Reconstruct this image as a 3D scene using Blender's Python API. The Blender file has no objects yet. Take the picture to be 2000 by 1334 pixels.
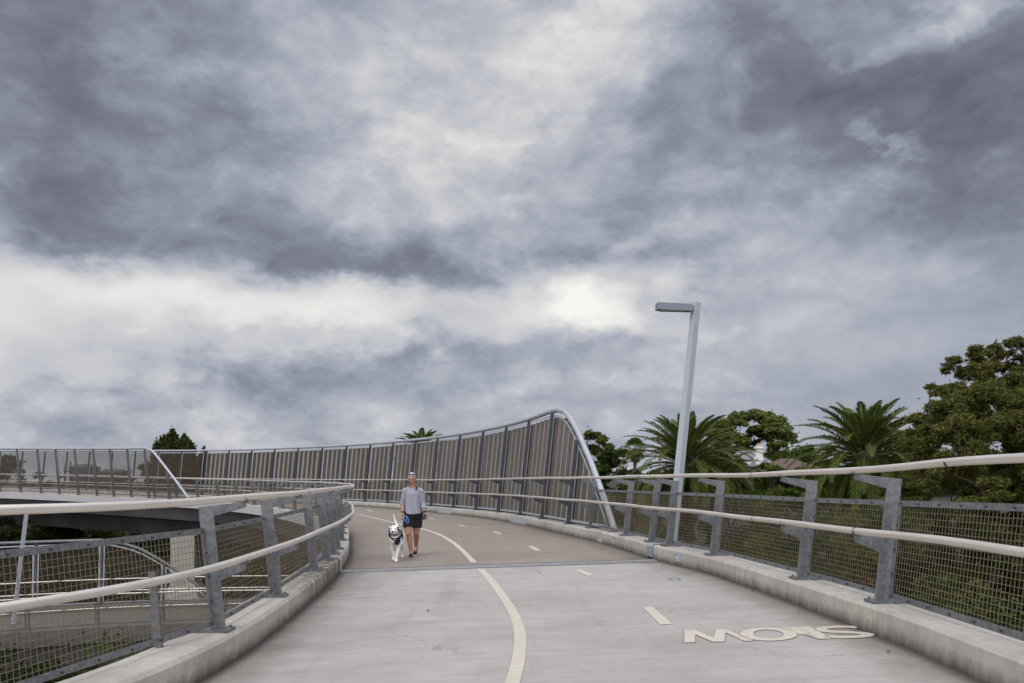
import bpy, bmesh, math, random
import numpy as np
from mathutils import Vector, Matrix

random.seed(7)
rng = np.random.default_rng(11)
sc = bpy.context.scene
col = sc.collection
R = math.radians
EYE = 1.61          # camera height over the inner edge of the deck
F = 1556.0

# ------------------------------------------------------------------ basics
def link(o, parent=None):
    col.objects.link(o)
    if parent is not None:
        o.parent = parent
    return o

def tag(o, label=None, cat=None, group=None, kind=None):
    if label: o['label'] = label
    if cat: o['category'] = cat
    if group: o['group'] = group
    if kind: o['kind'] = kind
    return o

def empty(name, loc=(0, 0, 0), rz=0.0):
    o = bpy.data.objects.new(name, None)
    o.empty_display_size = 0.2
    o.location = loc
    o.rotation_euler = (0, 0, rz)
    return link(o)

class MB:
    """collects geometry in world (or local) coordinates and links it as one mesh object"""
    def __init__(s): s.v = []; s.f = []; s.m = []
    def add(s, vs, fs, mi=0):
        k = len(s.v)
        s.v.extend([tuple(p) for p in vs])
        for f in fs:
            s.f.append(tuple(i + k for i in f)); s.m.append(mi)
    def box(s, c, size, M=None, mi=0):
        hx, hy, hz = [a / 2 for a in size]
        vs = [Vector((x, y, z)) for x in (-hx, hx) for y in (-hy, hy) for z in (-hz, hz)]
        if M is not None: vs = [M @ v for v in vs]
        vs = [v + Vector(c) for v in vs]
        s.add(vs, [(0, 1, 3, 2), (4, 6, 7, 5), (0, 4, 5, 1), (2, 3, 7, 6), (0, 2, 6, 4), (1, 5, 7, 3)], mi)
    def prism(s, poly, fn, t0, t1, mi=0):
        """poly of 2D points, fn(a, b, t) -> 3D, extruded t0..t1"""
        n = len(poly)
        vs = [fn(a, b, t0) for a, b in poly] + [fn(a, b, t1) for a, b in poly]
        fs = [tuple(range(n))[::-1], tuple(range(n, 2 * n))] + [(i, (i + 1) % n, n + (i + 1) % n, n + i) for i in range(n)]
        s.add(vs, fs, mi)
    def tube(s, pts, rad, n=8, cap=True, mi=0, sq=1.0):
        pts = [Vector(p) for p in pts]
        rad = [rad] * len(pts) if isinstance(rad, (int, float)) else list(rad)
        rings = []; up0 = None
        for i, p in enumerate(pts):
            t = (pts[min(i + 1, len(pts) - 1)] - pts[max(i - 1, 0)])
            t = t.normalized() if t.length > 1e-9 else Vector((0, 0, 1))
            if up0 is None:
                a = Vector((0, 0, 1)) if abs(t.z) < .9 else Vector((1, 0, 0))
                up0 = (a - t * a.dot(t)).normalized()
            else:
                up0 = (up0 - t * up0.dot(t)).normalized()
            b = t.cross(up0)
            rings.append([p + (up0 * math.cos(2 * math.pi * k / n) * sq + b * math.sin(2 * math.pi * k / n)) * rad[i] for k in range(n)])
        vs = [v for r_ in rings for v in r_]
        fs = [(i * n + k, i * n + (k + 1) % n, (i + 1) * n + (k + 1) % n, (i + 1) * n + k) for i in range(len(pts) - 1) for k in range(n)]
        if cap:
            fs += [tuple(range(n))[::-1], tuple((len(pts) - 1) * n + k for k in range(n))]
        s.add(vs, fs, mi)
    def bars(s, P0, P1, r):
        """thin square wires, open ended"""
        for a, b in zip(P0, P1):
            a = Vector(a); b = Vector(b); t = (b - a).normalized()
            u = Vector((0, 0, 1)) if abs(t.z) < .8 else Vector((0, 1, 0))
            u = (u - t * u.dot(t)).normalized() * r; w = t.cross(u)
            vs = [a + u, a + w, a - u, a - w, b + u, b + w, b - u, b - w]
            s.add(vs, [(0, 1, 5, 4), (1, 2, 6, 5), (2, 3, 7, 6), (3, 0, 4, 7)])
    def ellipsoid(s, c, r, M=None, nu=16, nv=10, mi=0):
        c = Vector(c); vs = []; fs = []
        if isinstance(r, (int, float)): r = (r, r, r)
        for j in range(1, nv):
            th = math.pi * j / nv
            for i in range(nu):
                ph = 2 * math.pi * i / nu
                v = Vector((r[0] * math.sin(th) * math.cos(ph), r[1] * math.sin(th) * math.sin(ph), r[2] * math.cos(th)))
                vs.append((M @ v if M is not None else v) + c)
        top = Vector((0, 0, r[2])); bot = Vector((0, 0, -r[2]))
        vs += [(M @ top if M is not None else top) + c, (M @ bot if M is not None else bot) + c]
        T = len(vs) - 2; B = T + 1
        for j in range(nv - 2):
            for i in range(nu):
                fs.append((j * nu + i, (j + 1) * nu + i, (j + 1) * nu + (i + 1) % nu, j * nu + (i + 1) % nu))
        for i in range(nu):
            fs.append((T, i, (i + 1) % nu)); fs.append((B, (nv - 2) * nu + (i + 1) % nu, (nv - 2) * nu + i))
        s.add(vs, fs, mi)
    def limb(s, p0, p1, r0, r1, n=14):
        s.tube([p0, p1], [r0, r1], n=n); s.ellipsoid(p0, r0); s.ellipsoid(p1, r1)
    def mesh(s, name, mats, smooth=False):
        me = bpy.data.meshes.new(name)
        me.from_pydata(s.v, [], s.f)
        for m in (mats if isinstance(mats, (list, tuple)) else [mats]): me.materials.append(m)
        if any(s.m): me.polygons.foreach_set('material_index', s.m)
        if smooth: me.polygons.foreach_set('use_smooth', [True] * len(me.polygons))
        me.update()
        return me
    def build(s, name, mats, parent=None, smooth=False, inv=True, matrix=None):
        me = s.mesh(name, mats, smooth)
        bm = bmesh.new(); bm.from_mesh(me); bmesh.ops.recalc_face_normals(bm, faces=bm.faces[:]); bm.to_mesh(me); bm.free()
        o = bpy.data.objects.new(name, me)
        link(o, parent)
        if matrix is not None: o.matrix_local = matrix
        if parent is not None and inv:
            o.matrix_parent_inverse = WM(parent).inverted()
        return o

def WM(o):
    m = o.matrix_basis.copy() if o.parent is None else WM(o.parent) @ o.matrix_parent_inverse @ o.matrix_basis
    return m

def np_mesh(name, V, quads, mats, mi=None, smooth=False):
    """V (n,3), quads (m,4)"""
    me = bpy.data.meshes.new(name)
    n = len(V); m = len(quads)
    me.vertices.add(n); me.vertices.foreach_set('co', np.asarray(V, dtype=np.float32).ravel())
    me.loops.add(m * 4); me.loops.foreach_set('vertex_index', np.asarray(quads, dtype=np.int32).ravel())
    me.polygons.add(m); me.polygons.foreach_set('loop_start', np.arange(0, 4 * m, 4, dtype=np.int32))
    me.polygons.foreach_set('loop_total', np.full(m, 4, dtype=np.int32))
    for mm in (mats if isinstance(mats, (list, tuple)) else [mats]): me.materials.append(mm)
    if mi is not None: me.polygons.foreach_set('material_index', np.asarray(mi, dtype=np.int32))
    me.update(calc_edges=True)
    if smooth: me.polygons.foreach_set('use_smooth', [True] * m)
    return me

def wires_mesh(name, A, B, r, mat):
    """many straight wires at once: A, B (n,3)"""
    A = np.asarray(A, float); B = np.asarray(B, float)
    t = B - A; t /= np.linalg.norm(t, axis=1)[:, None]
    ref = np.where(np.abs(t[:, 2:3]) < .8, np.array([[0, 0, 1.]]), np.array([[0, 1., 0]]))
    u = ref - t * (ref * t).sum(1)[:, None]; u /= np.linalg.norm(u, axis=1)[:, None]
    w = np.cross(t, u); u = u * r; w = w * r
    V = np.stack([A + u, A + w, A - u, A - w, B + u, B + w, B - u, B - w], 1).reshape(-1, 3)
    q = np.array([[0, 1, 5, 4], [1, 2, 6, 5], [2, 3, 7, 6], [3, 0, 4, 7]])
    Q = (np.arange(len(A))[:, None, None] * 8 + q[None]).reshape(-1, 4)
    return np_mesh(name, V, Q, mat)

def add_mesh_obj(name, me, parent=None):
    o = bpy.data.objects.new(name, me); link(o, parent)
    if parent is not None: o.matrix_parent_inverse = WM(parent).inverted()
    return o

def at(px, py, d):
    """world point seen at photo pixel (px,py) at depth d"""
    return Vector(((px - 1000) / F * d, d, EYE - (py - 935) / F * d))

# ------------------------------------------------------------------ materials
class NT:
    def __init__(s, nt): s.nt = nt
    def node(s, t, **kw):
        n = s.nt.nodes.new(t)
        for k, v in kw.items(): setattr(n, k, v)
        return n
    def put(s, sock, v):
        if v is None: return
        if isinstance(v, bpy.types.NodeSocket): s.nt.links.new(v, sock)
        else:
            if sock.type == 'RGBA' and isinstance(v, (tuple, list)) and len(v) == 3: v = (*v, 1)
            sock.default_value = v
    def m(s, op, a, b=None, c=None, clamp=False):
        n = s.node('ShaderNodeMath', operation=op, use_clamp=clamp)
        for i, v in enumerate((a, b, c)):
            if v is not None: s.put(n.inputs[i], v)
        return n.outputs[0]
    def vm(s, op, a, b=None, scale=None):
        n = s.node('ShaderNodeVectorMath', operation=op)
        s.put(n.inputs[0], a)
        if b is not None: s.put(n.inputs[1], b)
        if scale is not None: s.put(n.inputs['Scale'], scale)
        return n.outputs['Value' if op in ('DOT_PRODUCT', 'LENGTH', 'DISTANCE') else 'Vector']
    def sep(s, v):
        n = s.node('ShaderNodeSeparateXYZ'); s.put(n.inputs[0], v); return n.outputs
    def comb(s, x, y, z):
        n = s.node('ShaderNodeCombineXYZ')
        for i, v in enumerate((x, y, z)): s.put(n.inputs[i], v)
        return n.outputs[0]
    def noise(s, vec, scale, detail=4, rough=.55, dist=0, out='Fac', lac=2.0):
        n = s.node('ShaderNodeTexNoise')
        s.put(n.inputs['Vector'], vec); s.put(n.inputs['Scale'], scale); n.inputs['Detail'].default_value = detail
        n.inputs['Roughness'].default_value = rough; n.inputs['Distortion'].default_value = dist; n.inputs['Lacunarity'].default_value = lac
        return n.outputs[out]
    def mapr(s, v, a, b, c=0.0, d=1.0, smooth=False):
        n = s.node('ShaderNodeMapRange')
        if smooth: n.interpolation_type = 'SMOOTHSTEP'
        s.put(n.inputs[0], v)
        for i, x in enumerate((a, b, c, d)): s.put(n.inputs[i + 1], x)
        return n.outputs[0]
    def mix(s, f, a, b, mode='MIX'):
        n = s.node('ShaderNodeMix', data_type='RGBA', blend_type=mode)
        s.put(n.inputs[0], f); s.put(n.inputs[6], a); s.put(n.inputs[7], b)
        return n.outputs[2]
    def ramp(s, f, stops):
        n = s.node('ShaderNodeValToRGB'); s.put(n.inputs[0], f)
        e = n.color_ramp.elements
        while len(e) < len(stops): e.new(.5)
        for x, (p, c) in zip(e, stops): x.position = p; x.color = (*c, 1) if len(c) == 3 else c
        return n.outputs[0]
    def scale(s, v, sx, sy, sz):
        return s.vm('MULTIPLY', v, (sx, sy, sz))

def material(name, fn, rough=.8, metal=0.0):
    m = bpy.data.materials.new(name); m.use_nodes = True
    t = NT(m.node_tree)
    b = m.node_tree.nodes['Principled BSDF']
    b.inputs['Roughness'].default_value = rough; b.inputs['Metallic'].default_value = metal
    tc = t.node('ShaderNodeTexCoord'); geo = t.node('ShaderNodeNewGeometry')
    r = fn(t, tc.outputs['Object'], geo, b)
    if r is not None: t.put(b.inputs['Base Color'], r)
    return m

def bump(t, b, h, strength=.3, dist=.01):
    n = t.node('ShaderNodeBump'); n.inputs['Strength'].default_value = strength; n.inputs['Distance'].default_value = dist
    t.put(n.inputs['Height'], h); t.nt.links.new(n.outputs[0], b.inputs['Normal'])

def plain(name, c, rough=.7, metal=0.0, var=.12, scale=6.0):
    def fn(t, P, g, b):
        n = t.noise(P, scale, 5, .6)
        return t.mix(n, tuple(x * (1 - var) for x in c), tuple(min(1, x * (1 + var)) for x in c))
    return material(name, fn, rough, metal)

def f_deck(c1, c2, streak):
    def fn(t, P, g, b):
        big = t.noise(P, .55, 5, .6)
        mid = t.noise(P, 3.1, 6, .65)
        br = t.noise(t.scale(P, 1.3, 60, 1), 1.0, 5, .7)          # broom strokes across the path
        br2 = t.noise(t.scale(P, .35, 9, 1), 1.0, 4, .6)
        fine = t.noise(P, 140, 2, .5)
        f = t.m('ADD', t.m('MULTIPLY', big, .5), t.m('MULTIPLY', mid, .28))
        f = t.m('ADD', f, t.m('MULTIPLY', br2, .22))
        c = t.mix(t.mapr(f, .36, .64), c1, c2)
        c = t.mix(t.mapr(t.noise(P, 46, 4, .8), .52, .72, 0, .34), c, tuple(x * .55 for x in c1))
        wet = t.noise(t.scale(P, .5, .9, 1), .9, 6, .7, .6)
        c = t.mix(t.mapr(wet, .54, .60, 0, .16), c, tuple(x * .6 for x in c1))
        c = t.mix(t.mapr(br, .42, .66, 0, streak), c, tuple(x * .62 for x in c1))
        c = t.mix(t.mapr(fine, .45, .8, 0, .25), c, tuple(x * .6 for x in c1))
        # dirt spots and darker drift patches
        st = t.noise(t.scale(P, 1.0, 1.6, 1), 1.15, 7, .72)
        c = t.mix(t.mapr(st, .57, .74, 0, .32), c, (.17, .15, .13))
        sp = t.noise(P, 9, 3, .9)
        c = t.mix(t.mapr(sp, .74, .79, 0, .6), c, (.10, .085, .07))
        ck = t.node('ShaderNodeTexVoronoi', feature='DISTANCE_TO_EDGE'); ck.inputs['Scale'].default_value = .42
        t.put(ck.inputs['Vector'], t.vm('ADD', P, t.vm('SCALE', t.noise(P, 2.2, 5, .7, out='Color'), scale=.6)))
        cm = t.m('MULTIPLY', t.mapr(ck.outputs['Distance'], .0015, .005, 1, 0), t.mapr(t.noise(P, .5, 2, .5), .50, .58, 0, .6))
        c = t.mix(cm, c, tuple(x * .45 for x in c1))
        gr = t.noise(P, 260, 2, .6)
        c = t.mix(t.mapr(gr, .58, .72, 0, .3), c, tuple(x * .4 for x in c1)); c = t.mix(t.mapr(gr, .40, .30, 0, .22), c, (.62, .6, .57))
        tl = t.m('MULTIPLY', t.mapr(t.noise(t.scale(P, 2.6, .16, 1), 1.0, 4, .6), .55, .66, 0, .16), 1.0)
        c = t.mix(tl, c, (.14, .125, .11))
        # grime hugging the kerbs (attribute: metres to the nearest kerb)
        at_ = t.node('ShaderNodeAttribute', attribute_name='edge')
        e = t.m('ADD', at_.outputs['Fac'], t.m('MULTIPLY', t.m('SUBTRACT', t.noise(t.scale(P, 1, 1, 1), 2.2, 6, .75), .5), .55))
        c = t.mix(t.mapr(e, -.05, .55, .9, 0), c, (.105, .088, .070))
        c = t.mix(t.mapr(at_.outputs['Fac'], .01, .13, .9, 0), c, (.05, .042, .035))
        bump(t, b, t.m('ADD', t.m('MULTIPLY', br, 1.0), t.m('MULTIPLY', fine, .4)), .35, .004)
        return c
    return fn

def f_kerb(t, P, g, b):
    xyz = t.sep(P)
    big = t.noise(P, 1.4, 5, .6); mid = t.noise(P, 9, 6, .7)
    c = t.mix(t.mapr(t.m('ADD', t.m('MULTIPLY', big, .6), t.m('MULTIPLY', mid, .4)), .36, .62), (.33, .305, .27), (.50, .47, .42))
    vs = t.noise(t.scale(P, 9, 9, .5), 1.0, 5, .7)                 # vertical runs
    c = t.mix(t.mapr(vs, .52, .78, 0, .28), c, (.19, .17, .14))
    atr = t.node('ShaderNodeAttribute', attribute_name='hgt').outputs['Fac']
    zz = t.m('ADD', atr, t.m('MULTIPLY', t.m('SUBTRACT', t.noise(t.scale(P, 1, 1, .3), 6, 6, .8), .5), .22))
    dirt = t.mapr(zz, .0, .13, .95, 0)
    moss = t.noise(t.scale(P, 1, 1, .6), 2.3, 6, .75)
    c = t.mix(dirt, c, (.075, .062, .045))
    runs = t.mapr(t.noise(t.scale(P, 11, 11, 1.1), 1.0, 6, .8), .41, .53)
    atj = t.m('ABSOLUTE', t.m('SUBTRACT', xyz[1], 12.2))
    near = t.m('MAXIMUM', t.m('MULTIPLY', t.mapr(atj, .6, 3.6, 1.0, .0), t.mapr(xyz[0], 0, 1, 1.0, .12)), t.mapr(t.noise(P, .35, 3, .6), .56, .66, 0, .35))
    c = t.mix(t.m('MULTIPLY', t.m('MULTIPLY', runs, .9), near), c, (.065, .060, .036))
    c = t.mix(t.mapr(moss, .62, .74, 0, .5), c, (.17, .155, .085))
    sp = t.noise(P, 34, 3, .8)
    c = t.mix(t.mapr(sp, .68, .78, 0, .45), c, (.13, .115, .09))
    rust = t.noise(P, 1.9, 3, .5)
    c = t.mix(t.mapr(rust, .70, .80, 0, .5), c, (.36, .24, .10))
    bump(t, b, t.m('ADD', mid, t.m('MULTIPLY', vs, .6)), .35, .01)
    return c

def f_galv(c1, c2):
    def fn(t, P, g, b):
        vo = t.node('ShaderNodeTexVoronoi'); t.put(vo.inputs['Vector'], t.vm('ADD', P, t.vm('SCALE', t.noise(P, 18, 3, .6, out='Color'), scale=.05)))
        vo.inputs['Scale'].default_value = 34
        hue = t.sep(vo.outputs['Color'])[0]
        n = t.noise(P, 5, 5, .65)
        f = t.m('ADD', t.m('MULTIPLY', hue, .45), t.m('MULTIPLY', n, .55))
        c = t.mix(t.mapr(f, .25, .75), c1, c2)
        c = t.mix(t.mapr(t.noise(P, 2.3, 6, .8), .58, .78, 0, .5), c, tuple(x * 1.5 for x in c2))
        t.put(b.inputs['Roughness'], t.mapr(f, 0, 1, .38, .62))
        return c
    return fn

def f_stainless(t, P, g, b):
    n = t.noise(P, 2.0, 5, .7)
    n2 = t.noise(P, 26, 4, .8)
    c = t.mix(t.mapr(n, .35, .7), (.82, .765, .69), (.70, .645, .57))
    c = t.mix(t.mapr(n2, .60, .72, 0, .5), c, (.40, .34, .28))
    ru = t.noise(P, .9, 3, .5)
    c = t.mix(t.mapr(ru, .68, .74, 0, .5), c, (.42, .28, .14))
    t.put(b.inputs['Roughness'], t.mapr(n2, .3, .8, .26, .45))
    return c

def leafmat(name, c_dark, c_light, trans=.25, sc_=.45):
    m = bpy.data.materials.new(name); m.use_nodes = True
    t = NT(m.node_tree); nt = m.node_tree
    b = nt.nodes['Principled BSDF']; out = nt.nodes['Material Output']
    geo = t.node('ShaderNodeNewGeometry'); tc = t.node('ShaderNodeTexCoord')
    r = geo.outputs['Random Per Island']
    n = t.noise(tc.outputs['Object'], sc_, 4, .6)
    f = t.m('ADD', t.m('MULTIPLY', r, .55), t.m('MULTIPLY', t.mapr(n, .3, .7), .45))
    c = t.mix(f, c_dark, c_light)
    c = t.mix(t.mapr(r, .94, .99, 0, .6), c, (c_light[0] * 1.7, c_light[1] * .95, c_light[2] * .7))
    t.put(b.inputs['Base Color'], c); b.inputs['Roughness'].default_value = .75
    b.inputs['Specular IOR Level'].default_value = .12
    tr = t.node('ShaderNodeBsdfTranslucent'); t.put(tr.inputs[0], c)
    mx = t.node('ShaderNodeMixShader'); mx.inputs[0].default_value = trans
    nt.links.new(b.outputs[0], mx.inputs[1]); nt.links.new(tr.outputs[0], mx.inputs[2]); nt.links.new(mx.outputs[0], out.inputs[0])
    return m

M = {}
M['deck_near'] = material('brushed_concrete', f_deck((.295, .278, .254), (.43, .412, .382), .3), .9)
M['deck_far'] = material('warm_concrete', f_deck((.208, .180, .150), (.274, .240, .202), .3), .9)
M['kerb'] = material('stained_concrete', f_kerb, .88)
M['galv'] = material('galvanised_steel', f_galv((.112, .120, .125), (.200, .210, .215)), .5, .3)
M['galv_dark'] = material('dull_galvanised_steel', f_galv((.055, .063, .075), (.10, .113, .13)), .55, .3)
M['galv_light'] = material('bright_galvanised_steel', f_galv((.31, .335, .36), (.42, .44, .46)), .5, .3)
M['rail'] = material('brushed_stainless_rail', f_stainless, .4, .62)
M['wire'] = plain('weathered_wire', (.21, .172, .12), .5, .3, .35, 30)
M['wire_fine'] = plain('fine_weathered_wire', (.125, .10, .072), .6, .2, .25, 10)
M['bolt'] = plain('dark_bolt', (.06, .065, .07), .5, .5)
M['pole'] = plain('painted_pole_grey', (.40, .435, .46), .5, .1, .05, 3)
M['pole_dark'] = plain('painted_lamp_grey', (.19, .225, .25), .5, .1, .05, 3)
M['slab'] = plain('pale_slab_edge', (.42, .41, .42), .8, 0, .12, 2)
M['girder'] = material('dark_painted_girder', lambda t, P, g, b: t.mix(t.mapr(t.noise(t.scale(P, .25, .25, .1), 1.0, 4, .6), .42, .58), (.050, .046, .045), (.085, .078, .074)), .6, .1)
M['pier'] = plain('pier_concrete', (.36, .34, .30), .85, 0, .2, 1.2)
M['paint'] = material('cream_line_paint', lambda t, P, g, b: t.mix(t.mapr(t.noise(P, 17, 7, .85), .47, .66, 0, .75), t.mix(t.noise(P, 1.3, 3, .5), (.56, .515, .43), (.46, .42, .345)), (.33, .305, .265)), .8)
M['joint'] = material('tread_plate', lambda t, P, g, b: t.mix(t.mapr(t.node('ShaderNodeTexChecker').outputs[1], 0, 1, 0, 0), t.mix(t.noise(P, 3, 6, .8), (.20, .205, .225), (.34, .35, .38)), (0, 0, 0)), .55, .3)
M['black'] = plain('black_rubber', (.012, .012, .013), .7)
# ------------------------------------------------------------------ world: overcast, broken clouds
def dirang(px, py):
    x = (px - 1000) / F; z = (935 - py) / F
    return math.atan2(x, 1.0), math.atan2(z, math.sqrt(1 + x * x))

def make_world():
    w = bpy.data.worlds.new("World"); sc.world = w; w.use_nodes = True
    nt = w.node_tree; t = NT(nt)
    for n in list(nt.nodes): nt.nodes.remove(n)
    out = t.node('ShaderNodeOutputWorld'); bg = t.node('ShaderNodeBackground'); bg.inputs[1].default_value = 1.0
    tc = t.node('ShaderNodeTexCoord'); D = tc.outputs['Generated']
    x, y, z = t.sep(D)[0], t.sep(D)[1], t.sep(D)[2]
    az = t.m('ARCTAN2', x, y)
    hor = t.m('SQRT', t.m('ADD', t.m('MULTIPLY', x, x), t.m('MULTIPLY', y, y)))
    el = t.m('ARCTAN2', z, hor)
    # shared warp field
    wv = t.vm('SUBTRACT', t.noise(t.scale(D, 1, 1, 1.5), 3.2, 4, .6, out='Color'), (.5, .5, .5))
    wv2 = t.vm('SUBTRACT', t.noise(t.scale(D, 1, 1, 1.7), 13.0, 4, .62, out='Color'), (.5, .5, .5))
    AE = t.vm('ADD', t.comb(az, el, 0.0), t.vm('ADD', t.vm('MULTIPLY', wv, (.26, .13, 0)), t.vm('MULTIPLY', wv2, (.11, .07, 0))))
    def field(blobs):
        acc = None
        for (px, py, rx, ry, rot, a) in blobs:
            ca, ce = dirang(px, py)
            m = t.node('ShaderNodeMapping', vector_type='TEXTURE')     # unit gaussian in its own frame
            m.inputs['Location'].default_value = (ca, ce, 0); m.inputs['Rotation'].default_value = (0, 0, R(rot))
            m.inputs['Scale'].default_value = (rx / F * math.cos(ca) ** 1.3, ry / F * math.cos(ca) ** 1.2, 1)
            t.put(m.inputs['Vector'], AE)
            g = t.m('MULTIPLY', t.m('POWER', .4966, t.vm('DOT_PRODUCT', m.outputs[0], m.outputs[0])), a)
            acc = g if acc is None else t.m('ADD', acc, g)
        return acc
    # masses of cloud: (px, py, rx, ry, rot, level)
    mass = field([
        (0, 100, 520, 230, 0, -.13), (150, 300, 420, 130, -10, -.10), (430, 60, 260, 130, 0, -.02),
        (260, 420, 280, 55, -8, -.08), (600, 490, 270, 55, -8, -.07), (870, 540, 230, 38, -2, -.13), (1130, 500, 230, 45, 6, -.09),
        (850, 250, 230, 100, 18, .18), (700, 80, 230, 70, 0, .07), (1150, 170, 170, 80, 20, .14), (970, 40, 230, 50, 0, .02),
        (600, 350, 230, 60, 10, -.02), (1000, 400, 200, 50, 0, .03), (1270, 455, 140, 18, 4, .13), (1280, 310, 190, 90, 0, -.04), (860, 420, 160, 30, 10, .06),
        (60, 700, 480, 170, 0, .16), (1130, 600, 260, 90, 0, .12),
        (760, 690, 240, 55, 0, -.14), (470, 735, 220, 30, 0, -.11), (330, 790, 200, 18, 0, -.08), (960, 775, 80, 22, 10, .09), (130, 850, 70, 20, 0, -.10), (240, 765, 110, 20, 0, -.10), (380, 700, 60, 22, 0, -.05),
        (1500, 130, 300, 110, 14, -.15), (1880, 320, 300, 150, -22, -.25), (1980, 110, 220, 120, 0, -.12), (1400, 545, 180, 60, 0, -.04),
        (1560, 640, 260, 80, 0, .05), (1780, 770, 360, 60, 0, -.05), (1220, 740, 240, 50, 0, .03), (1000, 830, 500, 60, 0, .02)])
    gap = field([
        (-40, 600, 380, 95, 2, .66), (400, 590, 260, 48, -5, .62), (670, 604, 140, 42, -6, .56), (100, 730, 380, 90, 0, .40),
        (900, 606, 120, 28, 0, .42), (1040, 636, 150, 30, 12, .50), (1175, 596, 135, 58, 0, .88), (1260, 640, 60, 24, -10, .3),
        (1705, 275, 100, 28, -30, .42), (1870, 30, 170, 40, 8, .34), (1990, 300, 40, 26, 0, .2), (1700, 120, 200, 20, -10, .12), (820, 290, 90, 50, 20, .16), (1290, 455, 110, 14, 4, .22)])
    # billows: isotropic in direction, flattened a little
    Q = t.vm('ADD', t.scale(D, 1.0, 1.0, 1.75), t.vm('SCALE', wv, scale=.20))
    n1 = t.noise(Q, 3.8, 5, .60, .2); n2 = t.noise(t.vm('ADD', Q, (7, 2, 4)), 11.0, 5, .62, .25)
    n3 = t.noise(t.vm('ADD', Q, (1, 9, 4)), 34, 4, .62, .2)
    vo = t.node('ShaderNodeTexVoronoi', feature='SMOOTH_F1'); vo.inputs['Scale'].default_value = 9.5; vo.inputs['Smoothness'].default_value = .5
    t.put(vo.inputs['Vector'], t.vm('ADD', Q, t.vm('SCALE', wv2, scale=.16)))
    puff = t.m('SUBTRACT', .42, vo.outputs['Distance'])
    tex = t.m('ADD', t.m('MULTIPLY', t.m('SUBTRACT', n1, .5), .40), t.m('MULTIPLY', t.m('SUBTRACT', n2, .5), .36))
    tex = t.m('ADD', tex, t.m('MULTIPLY', t.m('SUBTRACT', n3, .5), .13))
    tex = t.m('ADD', tex, t.m('MULTIPLY', puff, .22))
    # smoother veil low on the right-hand side
    veil = t.m('MULTIPLY', t.mapr(az, .15, .42, 0, 1, True), t.mapr(el, .36, .14, 0, 1, True))
    tex = t.m('MULTIPLY', tex, t.mapr(veil, 0, 1, 1.0, .35))
    L = t.m('ADD', t.m('ADD', .585, mass), tex)
    gm = t.mapr(t.m('ADD', gap, t.m('MULTIPLY', tex, 1.0)), .10, .56, 0, 1, True)
    Lg = t.m('ADD', t.m('ADD', .71, t.m('MULTIPLY', tex, .25)), t.m('MULTIPLY', t.m('MAXIMUM', t.m('SUBTRACT', gap, .55), 0.0), .5))
    L = t.m('ADD', t.m('MULTIPLY', L, t.m('SUBTRACT', 1.0, gm)), t.m('MULTIPLY', t.m('MAXIMUM', L, Lg), gm))
    colr = t.ramp(L, [(.18, (.125, .130, .170)), (.36, (.200, .211, .272)), (.50, (.315, .336, .412)), (.64, (.468, .490, .55)), (.78, (.68, .675, .675)), (1.0, (.97, .945, .90))])
    # higher than the picture and behind the viewer the cloud is thinner and the light comes through
    up = t.mapr(el, R(36), R(62), 0, 1, True)
    back = t.mapr(y, .15, -.5, 0, 1, True)
    thin = t.m('MAXIMUM', up, t.m('MULTIPLY', back, .75))
    colr = t.mix(thin, colr, t.mix(1.0, colr, (4.4, 4.14, 3.82), 'MULTIPLY'))
    sky = t.node('ShaderNodeTexSky', sky_type='NISHITA'); sky.sun_disc = False
    sky.sun_elevation = SUN_EL; sky.sun_rotation = SUN_AZ
    skyc = t.mix(1.0, sky.outputs[0], (.1, .1, .1), 'MULTIPLY')
    final = t.mix(.96, skyc, colr)
    w.cycles.sampling_method = 'MANUAL'; w.cycles.sample_map_resolution = 256
    nt.links.new(final, bg.inputs[0]); nt.links.new(bg.outputs[0], out.inputs[0])

SUN_EL = R(52); SUN_AZ = R(222)     # behind the viewer's left shoulder, veiled
make_world()
sd = bpy.data.lights.new('sun', 'SUN'); sd.energy = 1.1; sd.angle = R(30); sd.color = (1, .97, .93)
so = bpy.data.objects.new('sun', sd); link(so)
dv = Vector((math.sin(SUN_AZ) * math.cos(SUN_EL), math.cos(SUN_AZ) * math.cos(SUN_EL), math.sin(SUN_EL)))
so.rotation_euler = dv.to_track_quat('Z', 'Y').to_euler(); so.location = dv * 60

cam = bpy.data.cameras.new('camera'); cam.sensor_width = 36; cam.lens = F / 2000 * 36
cam.shift_y = (935 - 667) / 2000; cam.clip_start = .05; cam.clip_end = 3000
co = bpy.data.objects.new('camera', cam); link(co); co.location = (0, 0, EYE); co.rotation_euler = (R(90), 0, 0)
sc.camera = co
sc.view_settings.view_transform = 'Standard'; sc.view_settings.look = 'None'; sc.view_settings.gamma = 1; sc.view_settings.exposure = 0
sc.cycles.max_bounces = 6; sc.cycles.transparent_max_bounces = 8
sc.cycles.use_denoising = True

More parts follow.
